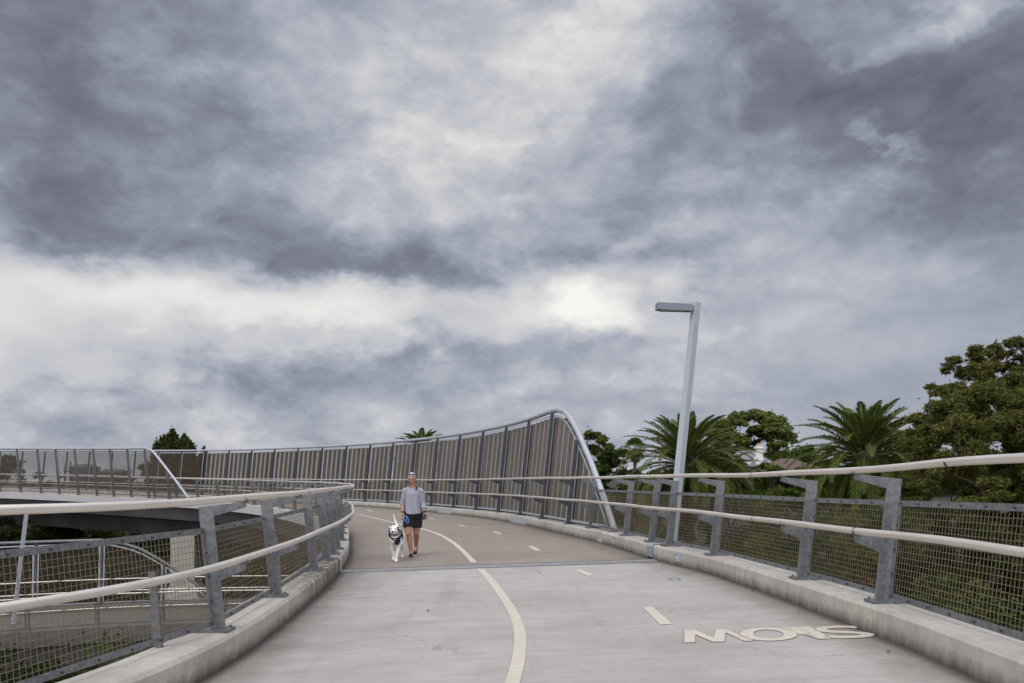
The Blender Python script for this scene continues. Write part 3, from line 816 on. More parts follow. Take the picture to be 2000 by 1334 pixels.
# ------------------------------------------------------------------ tall screens (pipe on top, leaning outwards)
def tall(edge, s0, s1, spacing, name, label, cat, H=3.4, top=None, pipe_r=.072, kind='wire', s_slat=None, group=None, posts=None, first_panel=True, dark=True, arms=True, lean=LEAN, wr=.0028, pitch=.05, pipe_m='galv_light'):
    root = empty(name, edge.w((s0 + s1) / 2, .2, .25)); tag(root, label, cat, group)
    hf = top or (lambda q: H)
    # top pipe
    n = int((s1 - s0) / .25) + 1; pts = []
    for i in range(n + 1):
        q = s0 + (s1 - s0) * i / n; z = hf(q); pts.append(edge.w(q, .26 + (z - .27) * lean, z))
    mb = MB(); mb.tube(pts, pipe_r, 12)
    pp = mb.build('top_pipe', M[pipe_m], root, smooth=True)
    for e_ in (pts[0], pts[-1]):
        if e_.z - edge.pos(s0).z < .6:
            mb = MB(); mb.tube([e_ + Vector((0, 0, -.03)), e_ + Vector((0, 0, -.005))], .17, 14); mb.build('pipe_foot', M['galv'], root)
    posts = posts or list(np.arange(s0 + .3, s1, spacing))
    m_post = M['galv_dark'] if dark else M['galv']
    for q in posts:
        p, t, o = edge.frame(q); h = hf(q) - .05
        if h < 1.0: continue
        mb = MB()
        fn = lambda a, b, s_: p + o * (a + (b - .27) * lean) + t * s_ + Vector((0, 0, b))
        mb.prism([(.10, .26), (.10, h), (.19, h), (.235, .26)], fn, -.011, .011)
        mb.prism([(.222, .262), (.178, h - .01), (.190, h - .012), (.236, .262)], fn, -.055, .055)
        if arms:
            for z in (1.45, .905):
                k = (z - .27) * lean
                mb.prism([(.11, z - .20), (-.085 - k, z - .085), (-.085 - k, z - .035), (.11, z - .055)], fn, -.008, .008)
        po = mb.build('post', m_post, root)
        mb = MB(); mb.box((0, 0, 0), (.26, .16, .02), Matrix(((o.x, t.x, 0), (o.y, t.y, 0), (0, 0, 1)))); 
        for i in range(len(mb.v)): mb.v[i] = tuple(Vector(mb.v[i]) + p + o * .18 + Vector((0, 0, .262)))
        mb.build('base_plate', m_post, po)
    cuts = list(posts)
    if first_panel: cuts = [s0 + (.25 if hf(s0) < 1 else 0)] + cuts
    if s1 - cuts[-1] > .6: cuts.append(s1 - (.25 if hf(s1) < 1 else 0))
    for a, b in zip(cuts, cuts[1:]):
        if max(hf(a), hf(b)) < .9: continue
        flat_ = abs(hf(a) - hf(b)) < .02 and abs(hf((a + b) / 2) - hf(a)) < .02
        tf = (lambda q: hf(q) - .13)
        fo = panel(edge, a + .05, b - .05, root, z0=.32, z1=max(tf(a), tf(b), tf((a + b) / 2)), topfn=None if flat_ else tf, bolts=False, bar=.06, wire=M['wire_fine'], lean=lean, pitch=pitch, wr=wr, mats=M['galv_light'], vpitch=.3 if kind == 'slat' else None)
        if kind == 'slat' or (s_slat and a < s_slat):
            # folded timber-coloured louvre sheet behind the wire
            mb = MB(); nper = max(2, int(round((b - a - .12) / .49))); L = b - a - .12
            prof = []
            for k in range(nper):
                u0 = k / nper; w = 1 / nper
                prof += [(u0, .04), (u0 + .10 * w, .04), (u0 + .50 * w, .075), (u0 + .52 * w, .175), (u0 + .97 * w, .175)]
            prof.append((1.0, .04))
            base = edge.w(a + .06, 0, 0); end = edge.w(b - .06, 0, 0); _, t, o = edge.frame((a + b) / 2)
            rows = []
            for (u, off) in prof:
                qq = a + .06 + L * u; zt = hf(qq) - .20
                pa = base.lerp(end, u)
                rows.append((pa + o * (.22 + off + .05 * lean) + Vector((0, 0, .30)), pa + o * (.22 + off + (zt - .27) * lean) + Vector((0, 0, zt))))
            vs = [x for r_ in rows for x in r_] + [x + o * .012 for r_ in rows for x in r_]
            k = len(rows) * 2; fs = []
            for i in range(len(rows) - 1):
                fs.append((2 * i, 2 * i + 2, 2 * i + 3, 2 * i + 1)); fs.append((k + 2 * i, k + 2 * i + 1, k + 2 * i + 3, k + 2 * i + 2))
            mb.add(vs, fs); mb.m = [2 if (f // 2) % 5 == 0 else 0 if (f // 2) % 5 in (1, 4) else 1 for f in range(len(fs))]
            mb.build('slat_sheet', [M['slat'], M['slat_back'], M['slat_edge']], fo)
    return root

M['slat_edge'] = plain('pale_slat_edge', (.40, .38, .345), .7, 0, .15, 3)
M['slat_back'] = plain('dark_acoustic_backing', (.028, .024, .020), .9, 0, .3, 3)
M['slat'] = material('weathered_slats', lambda t, P, g, b: t.mix(t.mapr(t.noise(t.scale(P, 1, 1, .25), 1.1, 4, .6), .38, .64), (.175, .164, .145), (.25, .236, .212)), .8)

s_foot = ER.s_y(17.5); s_fence = ER.s_px(392, ER.s_y(45)); 
def h_wall(q):
    u = q - s_foot
    P = [(0, .26), (.9, .90), (2.2, 1.86), (3.4, 2.62), (4.3, 3.08), (5.0, 3.32), (5.7, 3.43), (6.6, 3.46), (9, 3.42), (16, 3.40), (60, 3.42)]
    return float(np.interp(u, [a for a, b in P], [b for a, b in P]))
posts_w = [ER.s_y(20.6)]
nsp = 16; sp = (s_fence - posts_w[0]) / nsp
posts_w += [posts_w[0] + sp * k for k in range(1, nsp + 1)]
tall(ER, s_foot, s_fence + .3, sp, 'screen_wall', 'tall curving screen of brown slats and wire under a steel pipe, sloping down at its near end', 'screen', top=h_wall, posts=posts_w, kind='slat', pitch=.075, wr=.003)
posts_f = list(np.arange(s_fence + .3 + sp, ER.len - .5, sp))
tall(ER, s_fence + .31, ER.len, sp, 'mesh_fence', 'tall mesh fence on the outer bridge edge, beyond the far end of the slatted screen', 'fence', H=3.42, posts=posts_f, wr=.004)
s_lf = EL.s_px(380, EL.s_y(40)); s_le = EL.len; uc = EL.s_px(312, EL.s_y(40)) - s_lf
def h_lf(q):
    u = q - s_lf
    P = [(0, .26), (uc * .90, 2.90), (uc * .97, 3.06), (uc * 1.04, 3.15), (uc * 1.12, 3.19), (uc * 1.2, 3.2), (60, 3.2)]
    return float(np.interp(u, [a for a, b in P], [b for a, b in P]))
posts_l = [EL.s_px(px, s_lf) for px in (337, 297, 263, 228, 195, 159, 122, 86, 46, 6)]
tall(EL, s_lf, s_le, 2.4, 'mesh_fence', 'tall mesh fence on the inner bridge edge at far left, its pipe sloping down', 'fence', top=h_lf, posts=posts_l, dark=True, wr=.0042)

# ------------------------------------------------------------------ bridge body
bridge = empty('footbridge', (0, 30, -1)); tag(bridge, 'curved footbridge with pale slab edge and dark steel girder under the deck', 'bridge')
i0 = 0
step = 6
idx = list(range(0, NP, step)) + ([NP - 1] if (NP - 1) % step else [])
SL = [(.437, .10), (.45, .10), (.45, -.16), (.40, -.17)]
for e_ in (EL, ER):
    mb = sweep(e_, [(.436, .17), (.452, .17), (.452, -.17), (.36, -.17)], 0, e_.len, .5); mb.build('slab_edge', M['slab'], bridge)
mb = MB(); vs = []
for i in idx:
    a = EL.p[i]; b = ER.p[i]; d = (b - a); d.z = 0; W = d.length; d.normalize()
    for (o_, z) in [(-.38, -.171), (-.10, -.92), (W * .22, -1.15), (W * .27, -2.15), (W * .73, -2.15), (W * .78, -1.15), (W + .10, -.92), (W + .38, -.171)]:
        q = a + d * o_; q.z = a.z + (b.z - a.z) * min(max(o_ / W, 0), 1) + z; vs.append(q)
k = 8
mb.add(vs, [(i * k + j, i * k + (j + 1) % k, (i + 1) * k + (j + 1) % k, (i + 1) * k + j) for i in range(len(idx) - 1) for j in range(k)])
mb.build('girder', M['girder'], bridge)
def pier(x, y, z0, z1, w=1.3, fl=1.0):
    mb = MB(); vs = []
    for (z, hw, hd) in [(z0, w * fl, .9), (z0 + 1.8, w * fl, .9), (z0 + 2.9, w * .5, .55), (z1, w * .5, .55)]:
        for sx, sy in ((-1, -1), (1, -1), (1, 1), (-1, 1)): vs.append((x + sx * hw, y + sy * hd, z))
    fs = [(i * 4 + j, i * 4 + (j + 1) % 4, (i + 1) * 4 + (j + 1) % 4, (i + 1) * 4 + j) for i in range(3) for j in range(4)] + [(0, 1, 2, 3), (12, 13, 14, 15)]
    mb.add(vs, fs); mb.build('pier', M['pier'], bridge)
pier(-18.6, 45.5, -7.2, -1.6, 1.35, .85); pier(-6.2, 38.5, -8, -1.9); pier(-40, 60, -8, -1.4); pier(.4, 9.5, -8, -1.9, 1.3)

M['kerb_low'] = plain('shade_darkened_kerb_concrete', (.12, .11, .094), .9, 0, .3, 2.5); M['low_deck'] = plain('shade_darkened_deck_concrete', (.095, .085, .073), .9, 0, .25, 1.5)  # shade on the lower ramp is darkened into its kerb and deck colours
# ------------------------------------------------------------------ lower ramp below, at the left
RZ = -4.45
NE = [(-34, 21, RZ - .35), (-27, 26, RZ - .25), (-21.5, 29.2, RZ - .08), (-17.5, 31.2, RZ), (-13, 32.6, RZ), (-8, 33, RZ), (-3, 32, RZ + .1), (1, 29.5, RZ + .2)]
FE = [(-37, 25.5, RZ - .3), (-30, 31, RZ - .2), (-23.8, 34.6, RZ - .05), (-18.8, 36.6, RZ), (-13.2, 37.8, RZ), (-7.4, 38.0, RZ), (-1.4, 36.6, RZ + .1), (4, 33, RZ + .2)]
EN = Edge(NE, +1, 12, 20); EF = Edge(FE, -1, 12, 20)
V = []; Q = []; Ed = []
for a, b in zip(EN.p, EF.p):
    for j in range(7): V.append(tuple(a.lerp(b, j / 6))); Ed.append(min(j, 6 - j) * .8)
for i in range(len(EN.p) - 1):
    for j in range(6): Q.append((i * 7 + j, i * 7 + j + 1, i * 7 + j + 8, i * 7 + j + 7))
me = np_mesh('path', V, Q, M['deck_far']); at_ = me.attributes.new('edge', 'FLOAT', 'POINT'); at_.data.foreach_set('value', Ed)
lp = add_mesh_obj('path', me); tag(lp, kind='structure')
kl1 = kerb_obj(EN, 0, EN.len); kl2 = kerb_obj(EF, 0, EF.len)
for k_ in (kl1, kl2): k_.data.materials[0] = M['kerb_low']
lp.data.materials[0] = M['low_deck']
ramp = empty('lower_ramp', (-15, 34, RZ)); tag(ramp, 'lower concrete ramp curving under the bridge, seen through the left mesh panels', 'ramp')
mb = MB(); vs = []
for i in range(0, len(EN.p), 4):
    a = EN.p[i]; b = EF.p[i]; d = b - a; d.z = 0; W = d.length; d.normalize()
    for (o_, z) in [(-.434, -.1), (-.434, -.38), (-.25, -.42), (-.1, -1.25), (W * .5, -1.3), (W + .1, -1.2), (W + .434, -.38), (W + .434, -.1)]:
        q = a + d * o_; q.z = a.z + z; vs.append(q)
n_ = len(vs) // 8
mb.add(vs, [(i * 8 + j, i * 8 + (j + 1) % 8, (i + 1) * 8 + (j + 1) % 8, (i + 1) * 8 + j) for i in range(n_ - 1) for j in range(8)])
mb.build('girder', plain('lower_ramp_concrete', (.10, .092, .082), .85, 0, .25, 1), ramp)  # ramp body colour darkened for the same shade
lr = empty('railing', EN.w(10, .2, .25)); tag(lr, 'two-rail railing with wire mesh on the near side of the lower ramp', 'railing')
qs = []
q = EN.s_px(55, 0) % 2.4
while q < EN.len - 1: qs.append(q); q += 2.4
for q in qs: put_post(EN, q, lr)
handrail(EN, 1.45, 0, EN.len, lr, wob=False); handrail(EN, .905, 0, EN.len, lr, wob=False)
for a, b in zip(qs, qs[1:]): panel(EN, a + .05, b - .05, lr, bolts=False, pitch=.06)
s_rf = EF.s_px(418, 0)
def h_rf(q):
    u = s_rf - q
    P = [(0, .26), (1.0, 1.15), (1.8, 1.75), (2.6, 2.3), (3.4, 2.78), (4.2, 3.05), (5.0, 3.2), (60, 3.22)]
    return float(np.interp(u, [a for a, b in P], [b for a, b in P]))
posts_r = sorted([s_rf - 2.3 - 2.65 * k for k in range(9) if s_rf - 2.3 - 2.65 * k > .3])
tall(EF, .1, s_rf, 2.65, 'mesh_fence', 'tall mesh fence with rounded pipe end on the far side of the lower ramp', 'fence', top=h_rf, posts=posts_r, dark=True, wr=.0035, pitch=.06, pipe_m='galv')
fr = empty('handrail_pair', EF.w(10, -.08, 1.0)); tag(fr, 'pair of slim steel handrails along the far side of the lower ramp', 'handrail')
handrail(EF, 1.45, 0, EF.len, fr, wob=False); handrail(EF, .905, 0, EF.len, fr, wob=False)

# ------------------------------------------------------------------ street lamps: leaning square pole with a box lantern
def lamp():
    root = empty('street_lamp')
    lean = math.tan(R(6.0)); H = 4.32
    fn = lambda z: Matrix.Translation((lean * z, 0, z))
    mb = MB(); vs = []; 
    for z, w in ((0, .064), (H, .060)):
        c, s_ = math.cos(R(28)), math.sin(R(28))
        for sx, sy in ((-1, -1), (1, -1), (1, 1), (-1, 1)):
            a, b = sx * w, sy * w; vs.append((a * c - b * s_ + lean * z, a * s_ + b * c, z))
    mb.add(vs, [(0, 1, 5, 4), (1, 2, 6, 5), (2, 3, 7, 6), (3, 0, 4, 7), (0, 1, 2, 3), (4, 5, 6, 7)])
    mb.build('pole', M['pole'], root)
    mb = MB(); mb.box((0, 0, .0), (.34, .34, .03))
    for a in (-.13, .13):
        for b in (-.13, .13): mb.tube([(a, b, .01), (a, b, .05)], .015, 6)
    mb.build('base_plate', M['galv'], root)
    mb = MB(); x1 = lean * H - .075; cz = H - .10
    vs = []
    for x, h in ((x1 - .03, .062), (x1 - .66, .062)):
        for sy, sz in ((-1, -1), (1, -1), (1, 1), (-1, 1)): vs.append((x, sy * .085, cz + sz * h + (x - x1) * -.02))
    mb.add(vs, [(0, 1, 2, 3), (7, 6, 5, 4), (0, 1, 5, 4), (1, 2, 6, 5), (2, 3, 7, 6), (3, 0, 4, 7)])
    mb.box((x1 - .02, 0, cz), (.06, .10, .085)); mb.tube([(x1 - .5, 0, cz + .06), (x1 - .5, 0, cz + .078)], .012, 6)
    hd = mb.build('lantern', M['pole_dark'], root)
    mb = MB(); mb.box((x1 - .38, 0, cz - .060), (.42, .12, .012)); mb.build('lens', plain('lamp_lens', (.35, .36, .36), .2), hd)
    return root
lp0 = lamp(); tag(lp0, 'leaning square grey lamp post with box lantern behind the right railing', 'street lamp', 'lamp posts of the bridge')
q = ER.s_y(14.3); p, t, o = ER.frame(q)
lp0.location = (2.87, 14.3, .20 + .26); lp0.rotation_euler.z = math.atan2(o.y, o.x)
def copy_tree(o, parent=None):
    c = o.copy(); col.objects.link(c); c.parent = parent
    for ch in list(o.children): copy_tree(ch, c)
    return c
lp1 = copy_tree(lp0); tag(lp1, 'leaning grey lamp post on the lower ramp at far left, head behind the handrail', 'street lamp', 'lamp posts of the bridge')
lp1.location = (-18.9, 30.2, RZ + .56); lp1.rotation_euler.z = math.atan2(.25, 1)
# ------------------------------------------------------------------ ground
GZ = -7.6
def ground_z(x, y):
    x = np.asarray(x, float); y = np.asarray(y, float)
    r = np.clip((x - 8) / 40, 0, 1) * np.clip((y - 20) / 70, 0, 1)
    far = np.clip((y - 90) / 200, 0, 1)
    return GZ + 5.5 * r + 4.0 * far * np.clip((x + 10) / 60, 0, 1) + .35 * np.sin(x * .21 + 1) * np.cos(y * .17)
def gz(x, y): return float(ground_z(x, y))
gx = np.concatenate([np.linspace(-1500, -120, 12), np.linspace(-110, 110, 90), np.linspace(120, 1500, 12)])
gy = np.concatenate([np.linspace(-300, -20, 6), np.linspace(-15, 130, 70), np.linspace(140, 2200, 16)])
GX, GY = np.meshgrid(gx, gy, indexing='ij'); GV = np.stack([GX, GY, ground_z(GX, GY)], -1).reshape(-1, 3)
ny = len(gy); ii, jj = np.meshgrid(np.arange(len(gx) - 1), np.arange(ny - 1), indexing='ij'); a_ = (ii * ny + jj).ravel()
M['ground'] = material('rough_grass_and_soil', lambda t, P, g, b: t.mix(t.mapr(t.noise(P, .35, 6, .7), .4, .65), (.012, .016, .006), (.032, .027, .016)), .95)  # soil and grass tones darkened to carry the shade of the trees
go = add_mesh_obj('ground', np_mesh('ground', GV, np.stack([a_, a_ + ny, a_ + ny + 1, a_ + 1], 1), M['ground'], smooth=True)); tag(go, kind='structure')

# ------------------------------------------------------------------ foliage
def rhombs(C, Ldir, Wdir):
    """leaf = 4-vertex diamond; C centres, Ldir / Wdir half vectors"""
    V = np.stack([C - Ldir, C + Wdir, C + Ldir, C - Wdir], 1).reshape(-1, 3)
    Q = np.arange(len(C) * 4).reshape(-1, 4)
    return V, Q
def rand_dirs(n):
    v = rng.normal(size=(n, 3)); return v / np.linalg.norm(v, axis=1)[:, None]
def leaf_cloud(C, l, w, droop=0.0, up=.35):
    n = len(C)
    d = rand_dirs(n); d[:, 2] = d[:, 2] * .6 - droop; d /= np.linalg.norm(d, axis=1)[:, None]
    nr = rand_dirs(n); nr[:, 2] += up * 2; wd = np.cross(d, nr); wd /= np.linalg.norm(wd, axis=1)[:, None] + 1e-9
    s = rng.uniform(.6, 1.35, (n, 1))
    return rhombs(C, d * l / 2 * s, wd * w / 2 * s)

LM = {
    'gum': leafmat('gum_leaves', (0.053, 0.068, 0.016), (0.162, 0.165, 0.043), .3),
    'fig': leafmat('fig_leaves', (0.058, 0.088, 0.022), (0.179, 0.204, 0.054), .2, .25),
    'dark': leafmat('dark_evergreen_leaves', (0.025, 0.042, 0.008), (0.081, 0.110, 0.022), .2),
    'fresh': leafmat('fresh_green_leaves', (0.043, 0.081, 0.012), (0.130, 0.191, 0.026), .28),
    'bush': leafmat('bush_leaves', (0.009, 0.016, 0.004), (0.033, 0.043, 0.009), .2),  # shade from the trees is darkened into this leaf colour
    'weep': leafmat('weeping_shrub_leaves', (0.037, 0.053, 0.009), (0.122, 0.129, 0.026), .25),
    'brown': leafmat('dry_foliage', (.045, .028, .013), (.125, .078, .036), .2),
    'pine': leafmat('she_oak_needles', (.020, .030, .008), (.058, .066, .018), .12),
    'palm': leafmat('palm_leaflets', (0.033, 0.059, 0.011), (0.122, 0.156, 0.037), .25, .8),
    'palmdry': leafmat('dry_palm_leaflets', (.10, .085, .030), (.20, .16, .06), .2, .8),
}
M['bark'] = plain('rough_bark', (.040, .031, .023), .95, 0, .35, 3)
M['bark_red'] = plain('reddish_bark', (.060, .034, .025), .9, 0, .3, 3)

def crown_pts(clumps, n, shell=.45, sub=11):
    """clumps: list of (centre, (rx,ry,rz)); every clump is itself made of small tufts scattered over it"""
    vol = np.array([c[1][0] * c[1][1] * c[1][2] for c in clumps]) ** .75; cnt = (n * vol / vol.sum()).astype(int) + sub
    out = []
    for (c, r), k in zip(clumps, cnt):
        r = np.array(r); d = rand_dirs(sub); d[:, 2] = np.abs(d[:, 2]) * rng.choice([1, 1, 1, -1], sub)
        sc_ = d * rng.uniform(.45, 1.0, (sub, 1)) * r[None] + np.array(c)[None]
        w = rng.uniform(.4, 1.3, sub); pick = rng.choice(sub, k, p=w / w.sum())
        sr = (rng.uniform(.30, .58, (sub, 1)) * r[None])[pick]
        dd = rand_dirs(k); rad = rng.uniform(shell ** 3, 1, (k, 1)) ** (1 / 3)
        p = sc_[pick] + dd * rad * sr * np.array([[1.1, 1.1, .85]])
        stray = rng.uniform(size=k) < .08
        p[stray] += rng.normal(scale=.22 * max(r), size=(stray.sum(), 3))
        out.append(p)
    return np.concatenate(out)

def tree(label, base, H, Rc, cat='tree', mat='fig', n=14000, leaf=(.30, .14), clumps=26, shape='dome', cr0=.45, droop=.0, name='tree', group=None, bark='bark', crat=(.20, .34), squash=.62, fork=.35, lean=(0, 0), tr=None, core=0.0):
    bx, by = base[0], base[1]; bz = base[2] if len(base) > 2 else gz(bx, by) - .2
    root = empty(name, (bx, by, bz)); tag(root, label, cat, group)
    r_ = random.Random(int(abs(bx) * 131 + abs(by) * 17 + H * 7))
    tr = tr or H * .022 + .05
    top = Vector((bx + lean[0], by + lean[1], bz + H * fork))
    mb = MB(); b0 = Vector((bx, by, bz)); midp = b0.lerp(top, .5) + Vector((r_.uniform(-.15, .15), r_.uniform(-.15, .15), 0))
    mb.tube([b0, midp, top], [tr * 1.25, tr, tr * .85], 9)
    cl = []
    zc0, zc1 = bz + H * cr0, bz + H
    hc = (zc1 - zc0) / 2; cz = (zc0 + zc1) / 2
    for i in range(clumps):
        for _ in range(30):
            th = r_.uniform(0, 2 * math.pi); v = r_.uniform(-1, 1) if shape != 'umbrella' else r_.uniform(-.1, 1)
            rr = math.sqrt(max(0, 1 - v * v)) if shape in ('dome', 'umbrella') else (1 - v) / 2 * 1.05 if shape == 'cone' else (.55 + .45 * math.sqrt(max(0, 1 - v * v)))
            k = r_.uniform(.55, .98) ** .5
            c = Vector((bx + lean[0] * 1.6 + Rc * rr * k * math.cos(th), by + lean[1] * 1.6 + Rc * rr * k * math.sin(th), cz + hc * v * .93))
            if all((c - q[0]).length > Rc * crat[0] * .7 for q in cl): break
        s = Rc * r_.uniform(*crat)
        c.z = min(c.z, zc1 - s * squash * .9)
        cl.append((c, (s * r_.uniform(.85, 1.25), s * r_.uniform(.85, 1.25), s * squash * r_.uniform(.8, 1.2))))
    nodes = []; cl.sort(key=lambda q: (q[0] - top).length)
    for i, (c, s) in enumerate(cl):
        if i < 6 or not nodes: st = top.lerp(b0, r_.uniform(0, .12))
        else: st = min(nodes, key=lambda q: (q - c).length + (0 if q.z < c.z else 3))
        m1 = st.lerp(c, .5) + Vector((r_.uniform(-.3, .3), r_.uniform(-.3, .3), -abs(c.z - st.z) * .08 + .2))
        t0 = tr * (.5 if i < 6 else .24); nodes.append(m1); nodes.append(m1.lerp(c, .6))
        mb.tube([st, m1, c], [t0, t0 * .6, tr * .06], 6, cap=False)
        for k in range(2):
            e = c + Vector((r_.uniform(-1, 1) * s[0], r_.uniform(-1, 1) * s[1], r_.uniform(-.4, .9) * s[2])) * .8
            mb.tube([m1.lerp(c, .5), e], [tr * .13, tr * .03], 4, cap=False)
    mb.build('trunk', M[bark], root, smooth=True)
    C = crown_pts([(tuple(c), s) for c, s in cl], n)
    V, Q = leaf_cloud(C, leaf[0], leaf[1], droop)
    add_mesh_obj('crown', np_mesh('crown', V, Q, LM[mat]), root)
    return root

def bush(label, x, y, w, h, mat='bush', n=3500, leaf=(.22, .10), cat='bush', name='bush', group=None, z=None, depth=None, droop=0, clumps=9):
    bz = gz(x, y) - .1 if z is None else z
    root = empty(name, (x, y, bz)); tag(root, label, cat, group)
    r_ = random.Random(int(abs(x) * 77 + y * 13)); depth = depth or w * .7
    cl = []; mb = MB()
    for i in range(clumps):
        th = r_.uniform(0, 2 * math.pi); k = r_.uniform(.1, .75)
        c = Vector((x + w / 2 * k * math.cos(th), y + depth / 2 * k * math.sin(th), bz + h * r_.uniform(.32, .82) * (1.08 - .45 * k * k)))
        s = min(w, h) * r_.uniform(.20, .33); cl.append((tuple(c), (s * 1.15, s * 1.1, s)))
        mb.tube([(x, y, bz), Vector((x, y, bz)).lerp(c, .6) + Vector((0, 0, .1)), c], [.07, .045, .015], 5, cap=False)
    mb.build('stems', M['bark'], root)
    V, Q = leaf_cloud(crown_pts(cl, n, .35), leaf[0], leaf[1], droop)
    add_mesh_obj('foliage', np_mesh('foliage', V, Q, LM[mat]), root)
    return root

def frond(mb_v, mb_q, mi, stem, o, az, el0, L, droop, nl=72, lw=.075, ll=.55, vee=.55, dry=0, roll=0):
    """one feather leaf; appended into numpy lists"""
    h = np.array([math.cos(az), math.sin(az), 0.0]); pts = []; el = el0; p = np.array(o, float); K = 14; st = L / K; tang = []
    for i in range(K + 1):
        tang.append(np.array([math.cos(el) * h[0], math.cos(el) * h[1], math.sin(el)])); pts.append(p.copy())
        p = p + tang[-1] * st; el -= droop / K * (1 + 1.1 * i / K)
    pts = np.array(pts); tang = np.array(tang)
    stem.append((pts, L))
    u = np.linspace(.16, .995, nl); X = u * K; i0 = np.minimum(X.astype(int), K - 1); f = (X - i0)[:, None]
    P = pts[i0] * (1 - f) + pts[i0 + 1] * f; T = tang[i0]
    side = np.array([-h[1], h[0], 0.0]); 
    for sg in (-1, 1):
        up = np.cross(T, side * 1.0); up = np.where(up[:, 2:3] < 0, -up, up)
        ln = ll * np.sin(np.clip(np.pi * (u * .86 + .12), 0, np.pi)) ** .6 * rng.uniform(.85, 1.1, nl)
        d = T * .62 + side * sg * .80 + up * vee * rng.uniform(.6, 1.3, (nl, 1)); d[:, 2] -= .12 + .25 * dry
        d /= np.linalg.norm(d, axis=1)[:, None]
        tip = P + d * ln[:, None]; tip[:, 2] -= ln * .16
        w = np.cross(d, up); w /= np.linalg.norm(w, axis=1)[:, None]; w = w * lw * .5
        mid = P + (tip - P) * .42
        k = sum(len(a) for a in mb_v)
        V = np.stack([P, mid + w, tip, mid - w], 1).reshape(-1, 3); mb_v.append(V)
        mb_q.append(np.arange(nl * 4).reshape(-1, 4) + k); mi.append(np.full(nl, 1 if dry else 0))

def date_palm(label, base, heart, L=4.4, nf=62, group=None, seed=1):
    root = empty('date_palm', base); tag(root, label, 'palm', group); r_ = random.Random(seed)
    mb = MB(); b = Vector(base); h = Vector(heart); K = 16; pts = [b.lerp(h, i / K) for i in range(K + 1)]
    mb.tube(pts, [.46 + .05 * (i % 2) for i in range(K)] + [.30], 12); 
    mb.ellipsoid(h + Vector((0, 0, -.35)), (.62, .62, .7))
    mb.build('trunk', M['palm_trunk'], root)
    V = []; Q = []; mi = []; stems = []
    for i in range(nf):
        t = (i + .5) / nf; az = i * 2.39996 + r_.uniform(-.15, .15)
        el = R(84) - R(112) * t ** 1.05 + r_.uniform(-.07, .07)
        l = L * (.72 + .32 * min(1, t * 2.2)) * r_.uniform(.93, 1.05); dr = R(14) + R(58) * min(1, .25 + t) * r_.uniform(.7, 1.2)
        frond(V, Q, mi, stems, h + Vector((math.cos(az) * .25, math.sin(az) * .25, .1 - .5 * t)), az, el, l, dr, dry=1 if t > .93 else 0, vee=.62 - .3 * t)
    mb = MB()
    for pts, l in stems: mb.tube([tuple(p) for p in pts[::2]], list(np.linspace(.045, .010, len(pts[::2]))), 4, cap=False)
    mb.build('frond_stems', M['frond_stem'], root)
    for k, nm in ((0, 'fronds'), (1, 'dry_fronds')):
        Vs = np.concatenate(V); Qs = np.concatenate(Q); m_ = np.concatenate(mi); sel = Qs[m_ == k]
        if len(sel) == 0: continue
        Vk = Vs[sel.ravel()]; add_mesh_obj(nm, np_mesh(nm, Vk, np.arange(len(Vk)).reshape(-1, 4), LM['palm' if k == 0 else 'palmdry']), root)
    return root
M['palm_trunk'] = material('palm_trunk', lambda t, P, g, b: t.mix(t.noise(t.scale(P, 3, 3, 7), 1.0, 4, .7), (.05, .036, .024), (.16, .115, .075)), .95)
M['frond_stem'] = plain('frond_stem', (.17, .17, .055), .6, 0, .2, 2)

def ground_pt(px, d): 
    x = (px - 1000) / F * d; return (x, d, gz(x, d) - .2)
# the two big date palms behind the right railing, one more beyond the screen
h1 = at(1340, 905, 50); date_palm('large date palm directly behind the street lamp, fronds fanned wide', (h1.x, h1.y, gz(h1.x, h1.y)), h1, 4.5, 100, 'date palms', 3)
h2 = at(1688, 888, 44); date_palm('large date palm left of the tall gum tree, yellow stalk at its heart', (h2.x, h2.y, gz(h2.x, h2.y)), h2, 4.3, 96, 'date palms', 8)
mb = MB()
for k in range(4):
    a = R(200 + 40 * k); mb.tube([h2 + Vector((math.cos(a) * .4, math.sin(a) * .4, -.2)), h2 + Vector((math.cos(a) * .8, math.sin(a) * .8 - .2, -.7)), h2 + Vector((math.cos(a) * .9, math.sin(a) * .9 - .2, -1.9 + .2 * k))], [.07, .05, .03], 5)
mb.build('flower_stalks', plain('yellow_flower_stalk', (.33, .26, .05), .6), bpy.data.objects['date_palm.001'])
h3 = at(822, 880, 78); date_palm('date palm top with only its frond tips showing above the screen', (h3.x, h3.y, gz(h3.x, h3.y)), h3, 3.0, 40, 'date palms', 5)
h3b = at(1405, 925, 60); date_palm('smaller date palm half hidden between the lamp palm and the house', (h3b.x, h3b.y, gz(h3b.x, h3b.y)), h3b, 3.4, 54, 'date palms', 12)

